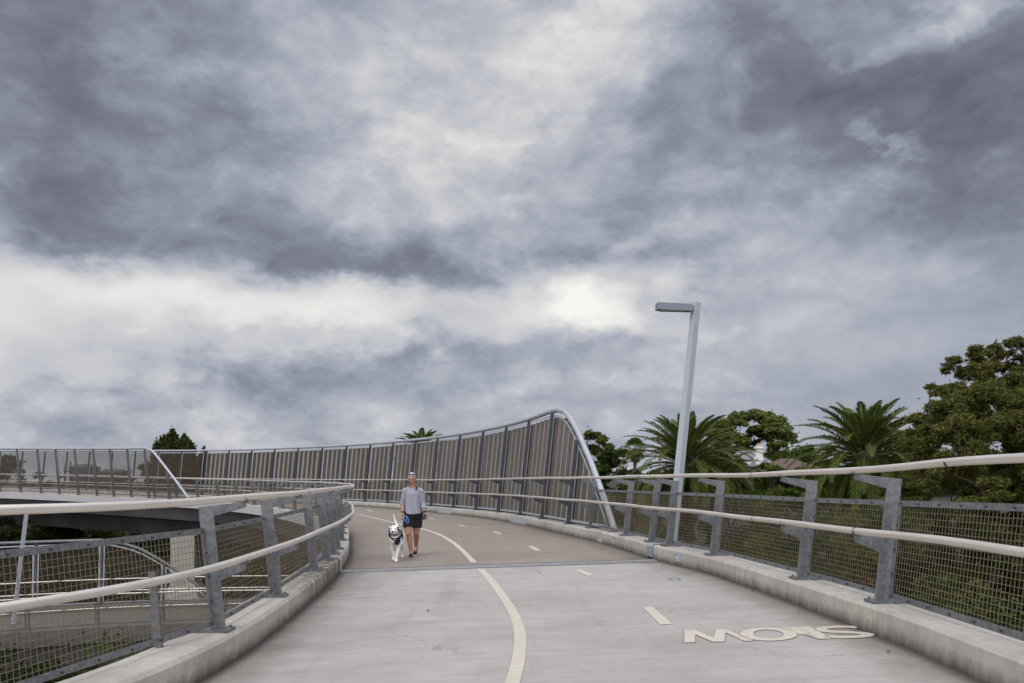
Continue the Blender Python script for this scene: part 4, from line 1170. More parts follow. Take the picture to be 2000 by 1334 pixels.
def fan_palm(label, px, py, d, Rr=1.5):
    h = at(px, py, d); b = (h.x, h.y, gz(h.x, h.y)); root = empty('fan_palm', b); tag(root, label, 'palm')
    mb = MB(); mb.tube([b, h], [.28, .2], 9); mb.build('trunk', M['palm_trunk'], root)
    V = []; 
    for i in range(44):
        az = i * 2.4; el = R(85 - 135 * (i / 44)); dd = Vector((math.cos(az) * math.cos(el), math.sin(az) * math.cos(el), math.sin(el)))
        c = h + dd * Rr * .55; s = dd.cross(Vector((0, 0, 1))); s = s.normalized() if s.length > .1 else Vector((1, 0, 0)); n_ = s.cross(dd)
        for k in range(13):
            a = R(-78 + 13 * k); q = (dd * math.cos(a) + s * math.sin(a)) * Rr * .55; w = (s * math.cos(a) - dd * math.sin(a)) * .06
            tip = c + q + Vector((0, 0, -.16 * Rr)); V += [tuple(c), tuple(c + q * .55 + w), tuple(tip), tuple(c + q * .55 - w)]
    add_mesh_obj('fronds', np_mesh('fronds', np.array(V), np.arange(len(V)).reshape(-1, 4), LM['palm']), root)
    mb = MB(); 
    for i in range(16):
        az = i * 2.4; mb.tube([h + Vector((0, 0, -.3)), h + Vector((math.cos(az) * .5, math.sin(az) * .5, -.9)), h + Vector((math.cos(az) * .45, math.sin(az) * .45, -1.7))], [.1, .16, .05], 5)
    mb.build('dead_skirt', LM['brown'], root)
fan_palm('slim fan palm standing small against the sky, left of the big palm', 1240, 876, 100, 1.55)

def P2(px, d, off=0): return ((px - 1000) / F * d, d + off)
def topz(py, d): return EYE + (935 - py) / F * d
def T(label, px, d, top, rpx, **k):
    """tree whose top reaches photo row `top` at depth d, crown radius rpx photo pixels"""
    x, y = P2(px, d); b = gz(x, y) - .2; return tree(label, (x, y, b), topz(top, d) - b, rpx / F * d, **k)

# trees above the right railing
T('broad round-topped fig tree behind the white chimney', 1468, 120, 806, 80, mat='fig', n=46000, leaf=(.46, .24), clumps=90, shape='dome', cr0=.36, crat=(.13, .21), squash=.7, fork=.42)
T('open-crowned tree with bare gaps right of the screen end', 1152, 105, 836, 46, mat='gum', n=12000, leaf=(.42, .2), clumps=24, cr0=.45, crat=(.17, .30), fork=.4)
T('dense dark rounded evergreen between the screen end and the fan palm', 1200, 62, 874, 50, mat='dark', n=17000, leaf=(.26, .13), clumps=34, cr0=.15, crat=(.26, .4), squash=.9)
T('tall loose gum tree at the right edge of the photo, topmost crown', 1905, 30, 668, 122, mat='gum', n=70000, leaf=(.20, .05), clumps=170, cr0=.34, droop=.55, crat=(.07, .15), squash=.95, bark='bark_red', fork=.40, name='gum_tree', tr=.17)
T('rounded gum crown filling the right edge above the lower gum', 1990, 31, 648, 100, mat='gum', n=60000, leaf=(.20, .05), clumps=150, cr0=.30, droop=.55, crat=(.08, .16), squash=.95, bark='bark_red', fork=.4, name='gum_tree', tr=.14)
T('lower gum tree with thin reddish limbs below the tall crown', 1920, 27, 745, 150, mat='gum', n=95000, leaf=(.17, .05), clumps=120, cr0=.20, droop=.45, crat=(.14, .24), squash=.8, bark='bark_red', fork=.30, name='gum_tree', tr=.13)
T('gum tree crown cut by the right edge of the photo', 2085, 29, 655, 110, mat='gum', n=45000, leaf=(.20, .05), clumps=60, cr0=.25, droop=.55, crat=(.16, .26), squash=.8, bark='bark_red', name='gum_tree')
T('dark tree filling the gap between the right palm and the gums', 1835, 52, 815, 85, mat='dark', n=26000, leaf=(.24, .10), clumps=44, cr0=.1, crat=(.2, .34))
T('feathery flat-topped tree behind the right palm', 1760, 75, 828, 60, mat='fig', n=14000, leaf=(.34, .12), clumps=30, cr0=.3, crat=(.2, .32), squash=.5)
T('small glossy tree with ragged top left of the right palm', 1575, 62, 868, 42, mat='fresh', n=13000, leaf=(.26, .12), clumps=30, cr0=.15, crat=(.22, .36))
T('dark hedge tree between the house and the right palm', 1620, 70, 872, 48, mat='dark', n=14000, leaf=(.26, .12), clumps=30, cr0=.1, crat=(.24, .38))
T('bright rounded shrub tree in front of the brown roof', 1500, 58, 896, 34, mat='fresh', n=11000, leaf=(.22, .11), clumps=24, cr0=.2, crat=(.26, .42))
T('leafy shrub tree left of the chimney under the fig', 1425, 75, 884, 34, mat='fresh', n=9000, leaf=(.26, .12), clumps=22, cr0=.2, crat=(.26, .42))
T('hedge tree hiding the house wall, seen through the mesh', 1530, 66, 926, 70, mat='bush', n=14000, leaf=(.26, .12), clumps=34, cr0=.02, crat=(.22, .34))
T('thick low tree left of the house wall, behind the weeping shrub', 1440, 70, 920, 60, mat='dark', n=12000, leaf=(.26, .12), clumps=30, cr0=.02, crat=(.22, .34))
T('low green tree behind the trunk of the lamp palm', 1290, 80, 912, 44, mat='dark', n=11000, leaf=(.28, .13), clumps=26, cr0=.1, crat=(.26, .42))
T('low bushy tree left of the lamp palm under the fan palm', 1255, 64, 918, 36, mat='fresh', n=8000, leaf=(.24, .12), clumps=22, cr0=.1, crat=(.26, .42))
T('olive tree at the back between lamp palm and house', 1385, 88, 880, 36, mat='fig', n=9000, leaf=(.34, .15), clumps=24, cr0=.1, crat=(.26, .42))
T('distant tree top just right of the sloping pipe', 1128, 85, 868, 36, mat='dark', n=8000, leaf=(.34, .15), clumps=22, cr0=.1, crat=(.26, .42))

# shrubs close behind the right railing (seen over it and through the mesh)
def Bx(label, px, d, top, wpx, **k):
    x, y = P2(px, d); b = gz(x, y) - .1; return bush(label, x, y, wpx / F * d, topz(top, d) - b, z=b, **k)
Bx('weeping yellow-green shrub over the railing in front of the house', 1500, 26, 924, 150, mat='weep', n=17000, leaf=(.16, .030), droop=.8, clumps=22)
Bx('drooping lime shrub at the foot of the right palm', 1662, 24, 928, 90, mat='weep', n=11000, leaf=(.15, .03), droop=.8, clumps=16)
Bx('green shrub behind the mesh panel nearest the gums', 1770, 22, 968, 130, mat='bush', n=12000, leaf=(.15, .06), clumps=14)
Bx('dark shrub behind the right-hand end of the near panel', 1930, 18, 975, 150, mat='bush', n=14000, leaf=(.12, .05), clumps=16)
Bx('olive shrub behind the second mesh panel from the right', 1850, 20, 985, 150, mat='dark', n=12000, leaf=(.13, .055), clumps=15)
Bx('light bank shrub behind the panel left of the second near post', 1560, 24, 966, 110, mat='weep', n=9000, leaf=(.15, .035), droop=.5, clumps=14)
Bx('brown dry shrub behind the panel beside the lamp post', 1385, 27, 958, 95, mat='brown', n=8000, leaf=(.17, .06), clumps=14)
Bx('dry brown shrub low under the right railing middle', 1475, 25, 985, 120, mat='brown', n=8000, leaf=(.16, .05), clumps=14)
Bx('yellow-green shrub behind the short panels by the kerb joint', 1265, 30, 952, 100, mat='weep', n=10000, leaf=(.17, .045), clumps=16)
Bx('grassy shrub behind the foot of the sloping pipe', 1215, 34, 962, 70, mat='weep', n=6000, leaf=(.2, .04), clumps=12)
Bx('dusky shrub under the lamp palm behind the mesh', 1325, 33, 948, 80, mat='bush', n=8000, leaf=(.18, .07), clumps=14)
Bx('deep green shrub under the right palm behind the mesh', 1690, 32, 950, 120, mat='dark', n=10000, leaf=(.18, .07), clumps=14)
Bx('olive bush behind the panel right of the lamp, hiding the house wall', 1462, 40, 985, 150, mat='bush', n=9000, leaf=(.22, .09), clumps=18)
Bx('rust-coloured shrub low behind the second near panel', 1660, 21, 1030, 110, mat='brown', n=7000, leaf=(.13, .05), clumps=12)
Bx('dark shrub low behind the near right panel', 1780, 16, 1085, 190, mat='bush', n=9000, leaf=(.11, .05), clumps=14)
Bx('dark shrub at the bottom right corner beyond the kerb', 1960, 13, 1120, 260, mat='dark', n=9000, leaf=(.10, .045), clumps=14)
Bx('shaded shrub below the railing between the two near posts', 1600, 19, 1060, 160, mat='bush', n=8000, leaf=(.12, .05), clumps=14)

# undergrowth: nobody could count it
def undergrowth(name, cells, mat, n, leaf, zf=None, hmax=1.6):
    (x0, x1, y0, y1) = cells
    X = rng.uniform(x0, x1, n); Y = rng.uniform(y0, y1, n)
    H = (.35 + .65 * (.5 + .5 * np.sin(X * .9 + 2 * np.sin(Y * .5)) * np.cos(Y * .8 + X * .3))) * hmax * rng.uniform(.2, 1, n) ** .6
    keep = np.ones(n, bool)
    if zf is not None: keep = zf(X, Y)
    C = np.stack([X, Y, ground_z(X, Y) + H], 1)[keep]
    V, Q = leaf_cloud(C, leaf[0], leaf[1], .2)
    o = add_mesh_obj(name, np_mesh(name, V, Q, LM[mat])); tag(o, 'tangled low green undergrowth covering the ground ' + zf_lab[name], 'undergrowth', kind='stuff')
zf_lab = {'undergrowth': 'below the right railing', 'ground_cover': 'under the bridge at the left'}
undergrowth('undergrowth', (4, 46, 9, 60), 'bush', 60000, (.34, .15), hmax=2.6)
undergrowth('ground_cover', (-70, 2, 4, 110), 'bush', 80000, (.42, .2), hmax=2.2)

# ---- left: trees and tanks beyond the bridge
def spire_tree(label, px, d_, spires, n, bottom=965):
    x, y = P2(px, d_); b = gz(x, y) - .2; root = empty('tree', (x, y, b)); tag(root, label, 'tree')
    mb = MB(); mb.tube([(x, y, b), (x, y, topz(870, d_))], [.35, .10], 9); C = []; T_ = []
    for i, (spx, top, wpx) in enumerate(spires):
        sx = (spx - 1000) / F * d_; w = wpx * 1.75 / F * d_; zt = topz(top, d_); zb = topz(bottom, d_); yy = y + rng.uniform(-1.6, 1.6)
        mb.tube([(x, y, zb + (zt - zb) * .15), ((x + sx) / 2, (y + yy) / 2, zb + (zt - zb) * .35), (sx, yy, zt - .3)], [.14, .10, .02], 5)
        k = int(n * w * (zt - zb) / sum(s[2] / F * d_ * (topz(s[1], d_) - zb) for s in spires))
        u = rng.uniform(0, 1, k) ** .8; ang = rng.uniform(0, 2 * np.pi, k)
        rr = w * np.minimum(1, (1 - u) * 5.5 + .12) * (.62 + .38 * np.sin(u * 27 + ang * 2 + i)) * rng.uniform(.5, 1, k) ** .5
        C.append(np.stack([sx + (x - sx) * .3 * (1 - u) + rr * np.cos(ang), yy + rr * np.sin(ang), zb + (zt - zb) * u + rng.normal(scale=.22, size=k)], 1))
    mb.build('trunk', M['bark'], root, smooth=True)
    V, Q = leaf_cloud(np.concatenate(C), .42, .13, -.9); add_mesh_obj('crown', np_mesh('crown', V, Q, LM['pine']), root)
spire_tree('spiky upright tree rising over the mesh fence at the left', 347, 88, [(335, 849, 9), (345, 845, 9), (356, 852, 10), (366, 866, 10), (318, 858, 9), (326, 856, 8), (303, 858, 4), (309, 868, 8), (384, 868, 8), (376, 880, 9), (392, 880, 7), (350, 860, 16), (335, 880, 18), (362, 890, 18), (378, 905, 16), (318, 900, 14)], 40000)
T('pointed tree behind the mesh fence left of the spiky one', 283, 82, 893, 30, mat='pine', n=9000, leaf=(.36, .10), clumps=24, shape='cone', cr0=.12, crat=(.22, .36), squash=1.2)
T('dark rounded tree at the left edge behind the mesh fences', 8, 92, 893, 42, mat='pine', n=11000, leaf=(.36, .14), clumps=26, cr0=.15, crat=(.22, .36), squash=1.1)
T('small tree between the left edge tree and the tanks', 78, 100, 922, 26, mat='pine', n=6000, leaf=(.36, .14), clumps=20, cr0=.2, crat=(.22, .36))
T('low scrubby tree in front of the water tanks', 175, 95, 938, 60, mat='brown', n=8000, leaf=(.34, .12), clumps=24, cr0=.1, crat=(.22, .34))
T('thin-crowned tree right of the water tanks', 250, 90, 916, 28, mat='pine', n=1500, leaf=(.3, .08), clumps=26, cr0=.3, crat=(.2, .4))
T('low tree filling the skyline below the spiky tree', 380, 84, 925, 36, mat='pine', n=8000, leaf=(.34, .12), clumps=22, cr0=.1, crat=(.24, .36))
T('olive green tree under the bridge at the far left', 60, 58, 1008, 90, mat='bush', n=14000, leaf=(.22, .10), clumps=34, cr0=.05, crat=(.18, .30))
T('dark tree under the bridge behind the lower fence', 170, 66, 1000, 90, mat='dark', n=12000, leaf=(.26, .12), clumps=30, cr0=.05, crat=(.18, .30))
T('shaded tree beside the concrete pier', 300, 62, 1010, 80, mat='dark', n=12000, leaf=(.24, .12), clumps=30, cr0=.05, crat=(.18, .30))
T('dark tree right of the concrete pier', 450, 60, 1000, 90, mat='dark', n=12000, leaf=(.24, .12), clumps=30, cr0=.05, crat=(.18, .30))
T('olive tree under the bridge between pier and near railing', 560, 52, 1005, 80, mat='bush', n=12000, leaf=(.24, .12), clumps=30, cr0=.05, crat=(.18, .30))
Bx('green bush behind the lower mesh fence at the left', 90, 46, 1085, 130, mat='bush', n=9000, leaf=(.20, .09), clumps=16)
Bx('leafy bush behind the lower mesh fence left of the pier', 210, 44, 1090, 120, mat='bush', n=8000, leaf=(.20, .09), clumps=16)
Bx('dark bush at the bottom left under the near railing', 60, 20, 1270, 260, mat='bush', n=9000, leaf=(.14, .06), clumps=16)
Bx('dark bush under the lower ramp at the left', 260, 24, 1262, 240, mat='dark', n=9000, leaf=(.15, .06), clumps=16)
Bx('bush in the shade below the joint of the near kerb', 480, 24, 1180, 200, mat='dark', n=8000, leaf=(.15, .06), clumps=14)

def wood(name, label, x0, x1, y0, y1, h, n, mat='dark'):
    X = rng.uniform(x0, x1, n); Y = rng.uniform(y0, y1, n)
    hh = h * (.72 + .28 * np.sin(X * .23) * np.sin(X * .071 + 1) + .12 * np.sin(X * 1.1))
    Z = ground_z(X, Y) + hh * rng.uniform(0, 1, n) ** .8
    V, Q = leaf_cloud(np.stack([X, Y, Z], 1), 1.0, .5, 0)
    o = add_mesh_obj(name, np_mesh(name, V, Q, LM[mat])); tag(o, label, 'wood', kind='stuff')
wood('far_wood', 'far dark wood reading as one mass beyond the trees at the right', 6, 190, 128, 150, 7.6, 42000)
wood('far_wood', 'far dark wood reading as one mass behind the bridge at the left', -170, 8, 112, 135, 7.8, 42000, 'pine')

# water tanks
M['tank'] = plain('grey_tank_steel', (.10, .105, .105), .7, .1, .15, .4)
def tank(label, px0, px1, top, d, ladder):
    x = ((px0 + px1) / 2 - 1000) / F * d; r = (px1 - px0) / 2 / F * d; zt = topz(top + 5, d); zb = gz(x, d)
    root = empty('water_tank', (x, d, zb)); tag(root, label, 'tank', 'water tanks on the skyline')
    mb = MB(); mb.tube([(x, d, zb), (x, d, zt)], r, 40); mb.build('shell', M['tank'], root, smooth=False)
    mb = MB(); mb.tube([(x, d, zt), (x, d, zt + .5), (x, d, zt + .7)], [r * 1.01, r * .75, .2], 40); mb.build('roof', M['tank'], root)
    mb = MB()
    for k in range(18):
        a = R(180 + k * 10 + 3); mb.tube([(x + (r + .05) * math.cos(a), d + (r + .05) * math.sin(a), zb), (x + (r + .05) * math.cos(a), d + (r + .05) * math.sin(a), zt + (1.1 if k % 4 == 0 else .1))], .06, 4)
    for z in (zt - 2, zt - 4.5): mb.tube([(x + (r + .06) * math.cos(a), d + (r + .06) * math.sin(a), z) for a in np.linspace(0, 2 * math.pi, 41)], .07, 4)
    mb.build('ribs', M['galv_dark'], root)
    if ladder:
        mb = MB(); lx = x - r - 1.0
        for a in (-.5, .5):
            mb.tube([(lx + a, d, zb), (lx + a, d, zt + .6)], .07, 4); mb.tube([(lx + a, d, zt + .6), (lx + a * 1.3, d, zt + 2.0)], .04, 4)
        z = zb
        while z < zt: mb.tube([(lx - .5, d, z), (lx + .5, d, z)], .05, 4); z += .7
        mb.box((lx + .8, d, zt - .6), (2.2, 1.2, .12)); mb.build('ladder', M['galv_dark'], root)
tank('taller round steel water tank with a ladder tower at its left', 141, 191, 908, 150, True)
tank('lower round steel water tank, right of the taller one', 198, 246, 917, 158, False)

# ---- house with chimney between the palms
def house():
    d = 98; x = (1482 - 1000) / F * d; zr = topz(884, d); b = gz(x, d)
    root = empty('house', (x, d, b)); tag(root, 'house roof with white chimney under the broad fig tree', 'house')
    mb = MB(); mb.box((x - .2, d + 3, (b + zr - 1.6) / 2), (8, 6, zr - 1.6 - b)); mb.build('wall', plain('cream_render', (.085, .072, .058), .85), root)
    mb = MB()   # grey slate roof, brown tiled wing in front
    mb.add([(x - 5, d - .4, zr - 1.7), (x + 2.6, d - .4, zr - 1.7), (x + .2, d + 3, zr + .35), (x - 3.6, d + 3, zr + .35), (x - 5, d + 6.4, zr - 1.7), (x + 2.6, d + 6.4, zr - 1.7)], [(0, 1, 2, 3), (3, 2, 5, 4), (1, 5, 2), (0, 3, 4), (0, 4, 5, 1)])
    rf = mb.build('roof', plain('slate_roof', (.17, .18, .21), .7, 0, .2, 1.5), root)
    mb = MB(); cx = x - .05; mb.add([(cx - .35, d - .5, zr - 1.5), (cx + .55, d - .5, zr - 1.5), (cx + .32, d - .5, zr + .5), (cx - .28, d - .5, zr + .5), (cx - .35, d + .3, zr - 1.5), (cx + .55, d + .3, zr - 1.5), (cx + .32, d + .3, zr + .5), (cx - .28, d + .3, zr + .5)], [(0, 1, 2, 3), (5, 4, 7, 6), (1, 5, 6, 2), (4, 0, 3, 7), (3, 2, 6, 7), (0, 4, 5, 1)])
    mb.box((cx + .02, d - .1, zr + .56), (.95, 1.1, .14)); mb.box((cx + .02, d - .1, zr + .69), (.75, .9, .12)); 
    ch = mb.build('chimney', plain('white_chimney', (.72, .68, .62), .8), rf)
    mb = MB(); mb.tube([(cx + .02, d - .1, zr + .75), (cx + .02, d - .1, zr + 1.15)], [.22, .17], 10); mb.build('chimney_pot', plain('clay_pot', (.45, .27, .19), .8), rf)
    mb = MB(); mb.tube([(cx - 1.6, d - .3, zr - 1.62), (cx - .25, d - .55, zr - .55)], .09, 5); mb.build('gable_trim', M['white'], root)
    wx = x + 3.1; mb = MB()
    mb.add([(wx - 4.2, d - 4.4, zr - 2.4), (wx + 4.2, d - 4.4, zr - 2.4), (wx + .6, d - 1.2, zr - .75), (wx - .8, d - 1.2, zr - .75), (wx - 4.2, d + 2, zr - 2.4), (wx + 4.2, d + 2, zr - 2.4)], [(0, 1, 2, 3), (3, 2, 5, 4), (1, 5, 2), (0, 3, 4), (0, 4, 5, 1)])
    mb.build('roof', plain('brown_tiled_roof', (.095, .065, .05), .85, 0, .3, 3), root)
house()
# ------------------------------------------------------------------ person, dog, leash
def evaluated(o):
    dg = bpy.context.evaluated_depsgraph_get(); dg.update()
    return bpy.data.meshes.new_from_object(o.evaluated_get(dg))
def fuse(mb, name, mat, parent=None, voxel=.008, smooth_it=4, matrix=None):
    """fuse overlapping closed shapes into one continuous skin"""
    me = mb.mesh(name, mat)
    bm = bmesh.new(); bm.from_mesh(me); bmesh.ops.recalc_face_normals(bm, faces=bm.faces[:]); bm.to_mesh(me); bm.free()
    o = bpy.data.objects.new(name, me); col.objects.link(o)
    m = o.modifiers.new('r', 'REMESH'); m.mode = 'VOXEL'; m.voxel_size = voxel; m.use_smooth_shade = True
    if smooth_it: s = o.modifiers.new('s', 'SMOOTH'); s.iterations = smooth_it; s.factor = .5
    me2 = evaluated(o); me2.name = name
    if not me2.materials: me2.materials.append(mat)
    else: me2.materials[0] = mat
    for p in me2.polygons: p.material_index = 0
    me2.polygons.foreach_set('use_smooth', [True] * len(me2.polygons))
    o.modifiers.clear(); o.data = me2; o.parent = parent
    return o

def figure():
    fp = on_deck(806, 1087); X0, Y0, Z0 = fp.x, fp.y, fp.z
    root = empty('person', (X0, Y0, Z0)); tag(root, 'walking person in grey top and black shorts, sunglasses on short grey hair, beside the dog', 'person')
    V3 = lambda x, y, z: Vector((x, y, z))     # local: x right in the photo, y away from the camera, z up
    skin = material('skin', lambda t, P, g, b: t.mix(t.noise(P, 9, 4, .6), (.33, .165, .10), (.46, .255, .165)), .55)
    B = MB()
    # legs: her right leg (photo left) planted in front, other leg trailing with the heel up
    hipR, kneeR, ankR = V3(-.095, .03, .84), V3(-.075, -.06, .475), V3(-.030, -.01, .095)
    hipL, kneeL, ankL = V3(.085, .06, .84), V3(.062, .10, .475), V3(.006, .50, .17)
    for hp, k, a in ((hipR, kneeR, ankR), (hipL, kneeL, ankL)):
        B.limb(hp, k + (hp - k) * .12, .105, .070); B.limb(k + (hp - k) * .12, k, .070, .060)
        c = k.lerp(a, .30) + V3(0, .022, 0); B.limb(k, c, .056, .062); B.limb(c, a, .062, .035)
        B.ellipsoid(k + V3(0, -.015, 0), .054)
    B.limb(ankR, V3(-.018, -.12, .055), .036, .035); B.limb(ankL, V3(.004, .44, .08), .036, .03)
    # torso
    B.ellipsoid(V3(0, .04, .90), (.155, .110, .13)); B.ellipsoid(V3(0, .03, 1.06), (.128, .09, .16)); B.ellipsoid(V3(0, .02, 1.22), (.125, .085, .12))
    B.limb(V3(-.12, .02, 1.325), V3(.12, .02, 1.325), .046, .046)
    B.limb(V3(0, .02, 1.34), V3(0, -.005, 1.45), .058, .052)
    # arms
    shR, elR, wrR = V3(-.160, .02, 1.315), V3(-.212, .05, 1.06), V3(-.185, -.10, .885)
    shL, elL, wrL = V3(.160, .02, 1.315), V3(.208, .04, 1.06), V3(.245, -.07, .885)
    for s_, e, w in ((shR, elR, wrR), (shL, elL, wrL)):
        B.limb(s_, e, .050, .040); B.limb(e, w, .038, .025)
    # hands
    def hand(w, d, side, curl):
        d = d.normalized(); u = side.normalized(); n = d.cross(u)
        palm = w + d * .05; M3 = Matrix((u, d, n)).transposed()
        B.ellipsoid(w + d * .045, (.038, .052, .017), M3); B.limb(w, w + d * .02, .025, .022)
        for i, (o_, l) in enumerate(((-.029, .066), (-.010, .075), (.010, .070), (.028, .055))):
            a = w + d * .085 + u * o_; b = a + d * l * .45 + n * curl * l * .35; c = b + d * l * .15 + n * curl * l * .55
            B.limb(a, b, .0095, .009, 8); B.limb(b, c, .009, .0075, 8)
        a = w + d * .03 - u * .03; b = a - u * .022 + d * .03 + n * curl * .015; c = b + d * .03 + n * curl * .03 + u * .01
        B.limb(a, b, .012, .0105, 8); B.limb(b, c, .0105, .0085, 8)
    hand(wrR, V3(.30, -.30, -.75), V3(0, -1, .3), 1.0)
    hand(wrL, V3(.10, -.25, -.9), V3(0, -1, .2), -1.0)
    # head: bowed slightly, ears, nose, jaw
    hc = V3(-.012, -.035, 1.572); tilt = Matrix.Rotation(R(14), 3, 'X')
    H = lambda x, y, z: hc + tilt @ V3(x, y, z)
    B.ellipsoid(hc, (.074, .092, .098), tilt); B.ellipsoid(H(0, -.022, -.055), (.056, .064, .062), tilt); B.ellipsoid(H(0, -.055, -.085), (.030, .028, .026), tilt)
    B.limb(H(0, -.088, .0), H(0, -.108, -.030), .010, .014, 8)
    for s_ in (-1, 1):
        B.ellipsoid(H(.076 * s_, .0, -.012), (.010, .019, .030), tilt); B.ellipsoid(H(.036 * s_, -.072, -.028), (.020, .016, .018), tilt)
    B.limb(H(-.032, -.086, .022), H(.032, -.086, .022), .010, .010, 8)
    body = fuse(B, 'body', skin, root, .0065, 3)
    # face details
    def blob(name, mat, items, par=root):
        mb = MB()
        for c, r, MM in items: mb.ellipsoid(c, r, MM, 12, 8)
        o = mb.build(name, mat, par, smooth=True, inv=False); return o
    dark = plain('eye_and_socket_shade', (.03, .022, .018), .3)
    for s_ in (-1, 1): blob('eye', dark, [(H(.030 * s_, -.087, .003), (.017, .009, .009), tilt)], body)  # dark eyes enlarged so their colour also carries the socket shade
    blob('mouth', plain('lips', (.30, .10, .085), .5), [(H(0, -.092, -.062), (.022, .008, .006), tilt)], body)
    # hair: short, grey, swept back
    hm = material('grey_hair', lambda t, P, g, b: t.mix(t.noise(t.scale(P, 40, 8, 8), 1.0, 4, .7), (.20, .19, .18), (.52, .51, .50)), .6)
    Hr = MB(); Hr.ellipsoid(H(0, .016, .026), (.081, .092, .094), tilt); Hr.ellipsoid(H(0, .045, -.03), (.074, .066, .085), tilt)
    Hr.limb(H(-.070, -.035, .035), H(-.077, -.015, -.01), .016, .010); Hr.limb(H(.070, -.035, .035), H(.077, -.015, -.01), .016, .010)
    Hr.limb(H(-.045, -.065, .062), H(.045, -.065, .062), .016, .016)
    hair = fuse(Hr, 'hair', hm, root, .007, 2)
    # sunglasses on the head
    gl = MB(); gm = plain('black_lens', (.01, .01, .012), .15)
    for s_ in (-1, 1):
        gl.ellipsoid(H(.034 * s_, -.062, .088), (.029, .013, .020), Matrix.Rotation(R(-30), 3, 'X') @ tilt)
        gl.tube([H(.062 * s_, -.052, .088), H(.083 * s_, .01, .055), H(.080 * s_, .06, .02)], .004, 5)
    gl.tube([H(-.012, -.07, .088), H(.012, -.07, .088)], .004, 5)
    gl.build('sunglasses', gm, root, smooth=True, inv=False)
    # loose grey top with 3/4 sleeves, wide neckline
    cloth = material('heather_grey_jersey', lambda t, P, g, b: (bump(t, b, t.noise(t.scale(P, 6, 6, 1.6), 1.0, 4, .6), 1.0, .05), t.mix(t.noise(P, 60, 3, .7), (.235, .245, .29), (.33, .34, .385)))[1], .9)
    S = MB()
    S.ellipsoid(V3(0, .02, 1.235), (.156, .118, .125)); S.ellipsoid(V3(0, .03, 1.08), (.152, .125, .20))
    rings = []
    for z, rx, ry in ((1.375, .080, .075), (1.35, .115, .09), (1.29, .148, .108), (1.20, .156, .126), (1.05, .158, .132), (.92, .176, .142), (.86, .188, .148)):
        rings.append((z, rx, ry))
    vs = []; nn = 36
    for z, rx, ry in rings:
        for k in range(nn):
            a = 2 * math.pi * k / nn; f = 1 + (.10 * math.sin(5 * a + z * 6) + .06 * math.sin(9 * a + 1 + z * 4)) * max(0, (1.25 - z) / .4)
            vs.append((rx * math.cos(a) * f, .03 + ry * math.sin(a) * f, z - (.012 * math.sin(3 * a) if z < .9 else 0)))
    fs = [(i * nn + k, i * nn + (k + 1) % nn, (i + 1) * nn + (k + 1) % nn, (i + 1) * nn + k) for i in range(len(rings) - 1) for k in range(nn)] + [tuple(range(nn)), tuple((len(rings) - 1) * nn + k for k in range(nn))[::-1]]
    S.add(vs, fs)
    S.limb(V3(-.08, .02, 1.345), shR + V3(0, 0, -.005), .058, .064); S.limb(V3(.08, .02, 1.345), shL + V3(0, 0, -.005), .058, .064)
    for s_, e, w, k in ((shR, elR, wrR, .18), (shL, elL, wrL, .60)):
        S.limb(s_ + V3(0, 0, -.015), e, .058, .056); c = e.lerp(w, k); S.tube([e, c], [.056, .050], 16); S.ellipsoid(e, .056)
    sh = fuse(S, 'shirt', cloth, root, .0075, 3)
    # shorts
    G = MB(); blk = plain('black_cloth', (.008, .008, .009), .9)
    G.ellipsoid(V3(0, .045, .85), (.190, .135, .13))
    G.tube([hipR + V3(-.005, 0, .05), hipR.lerp(kneeR, .68)], [.118, .108], 20); G.tube([hipL + V3(.005, 0, .05), hipL.lerp(kneeL, .70)], [.118, .108], 20)
    fuse(G, 'shorts', blk, root, .008, 3)
    # shoes
    shoe = plain('black_shoe', (.012, .012, .013), .7); sole = plain('pale_sole', (.50, .47, .40), .7)
    def shoe_obj(ank, toe, heel_up):
        K = MB(); K.limb(ank + V3(0, .02, -.005), ank + V3(0, .03, -.04), .042, .040); K.limb(ank + V3(0, .045, -.058), toe, .036, .034); K.ellipsoid(toe + V3(0, -.02, 0), (.046, .055, .032)); K.limb(ank + V3(0, -.0, -.03), toe, .038, .03)
        return K
    k1 = fuse(shoe_obj(ankR, V3(-.012, -.155, .040), 0), 'shoe', shoe, root, .006, 2)
    s1 = MB(); s1.ellipsoid(V3(-.020, -.07, .014), (.047, .145, .016)); s1.build('sole', sole, k1, smooth=True, inv=False)
    k2 = fuse(shoe_obj(ankL, V3(.002, .42, .040), 1), 'shoe', shoe, root, .006, 2)
    s2 = MB(); s2.ellipsoid(V3(.004, .47, .06), (.044, .135, .014), Matrix.Rotation(R(-38), 3, 'X').inverted()); s2.build('sole', sole, k2, smooth=True, inv=False)
    # watch strap, strap on the other wrist, black bag strap at the neck
    w_ = MB(); dL = (wrL - elL).normalized(); w_.tube([wrL - dL * .03, wrL - dL * .005], .031, 14); w_.box(wrL - dL * .018 + V3(.0, -.03, 0), (.03, .012, .03)); w_.build('watch', blk, root, inv=False)
    w_ = MB(); dR = (wrR - elR).normalized(); w_.tube([wrR - dR * .02, wrR + dR * .005], .031, 14); w_.build('wrist_band', blk, root, inv=False)
    w_ = MB(); w_.tube([V3(.075, -.06, 1.345), V3(.088, -.01, 1.40), V3(.08, .06, 1.40)], .014, 8); w_.build('top_strap', blk, root, inv=False)
    # phone in the hand: its own thing
    ph = MB(); Mx = Matrix.Rotation(R(24), 3, 'Y') @ Matrix.Rotation(R(-20), 3, 'X')
    pc = wrL + V3(.008, -.075, -.085)
    ph.box((0, 0, 0), (.060, .012, .115), Mx)
    po = ph.build('phone', plain('black_phone', (.008, .008, .010), .2)); po.location = Vector((X0, Y0, Z0)) + pc
    tag(po, 'black phone held in the lowered hand of the walking person', 'phone')
    return Vector((X0, Y0, Z0)), wrR
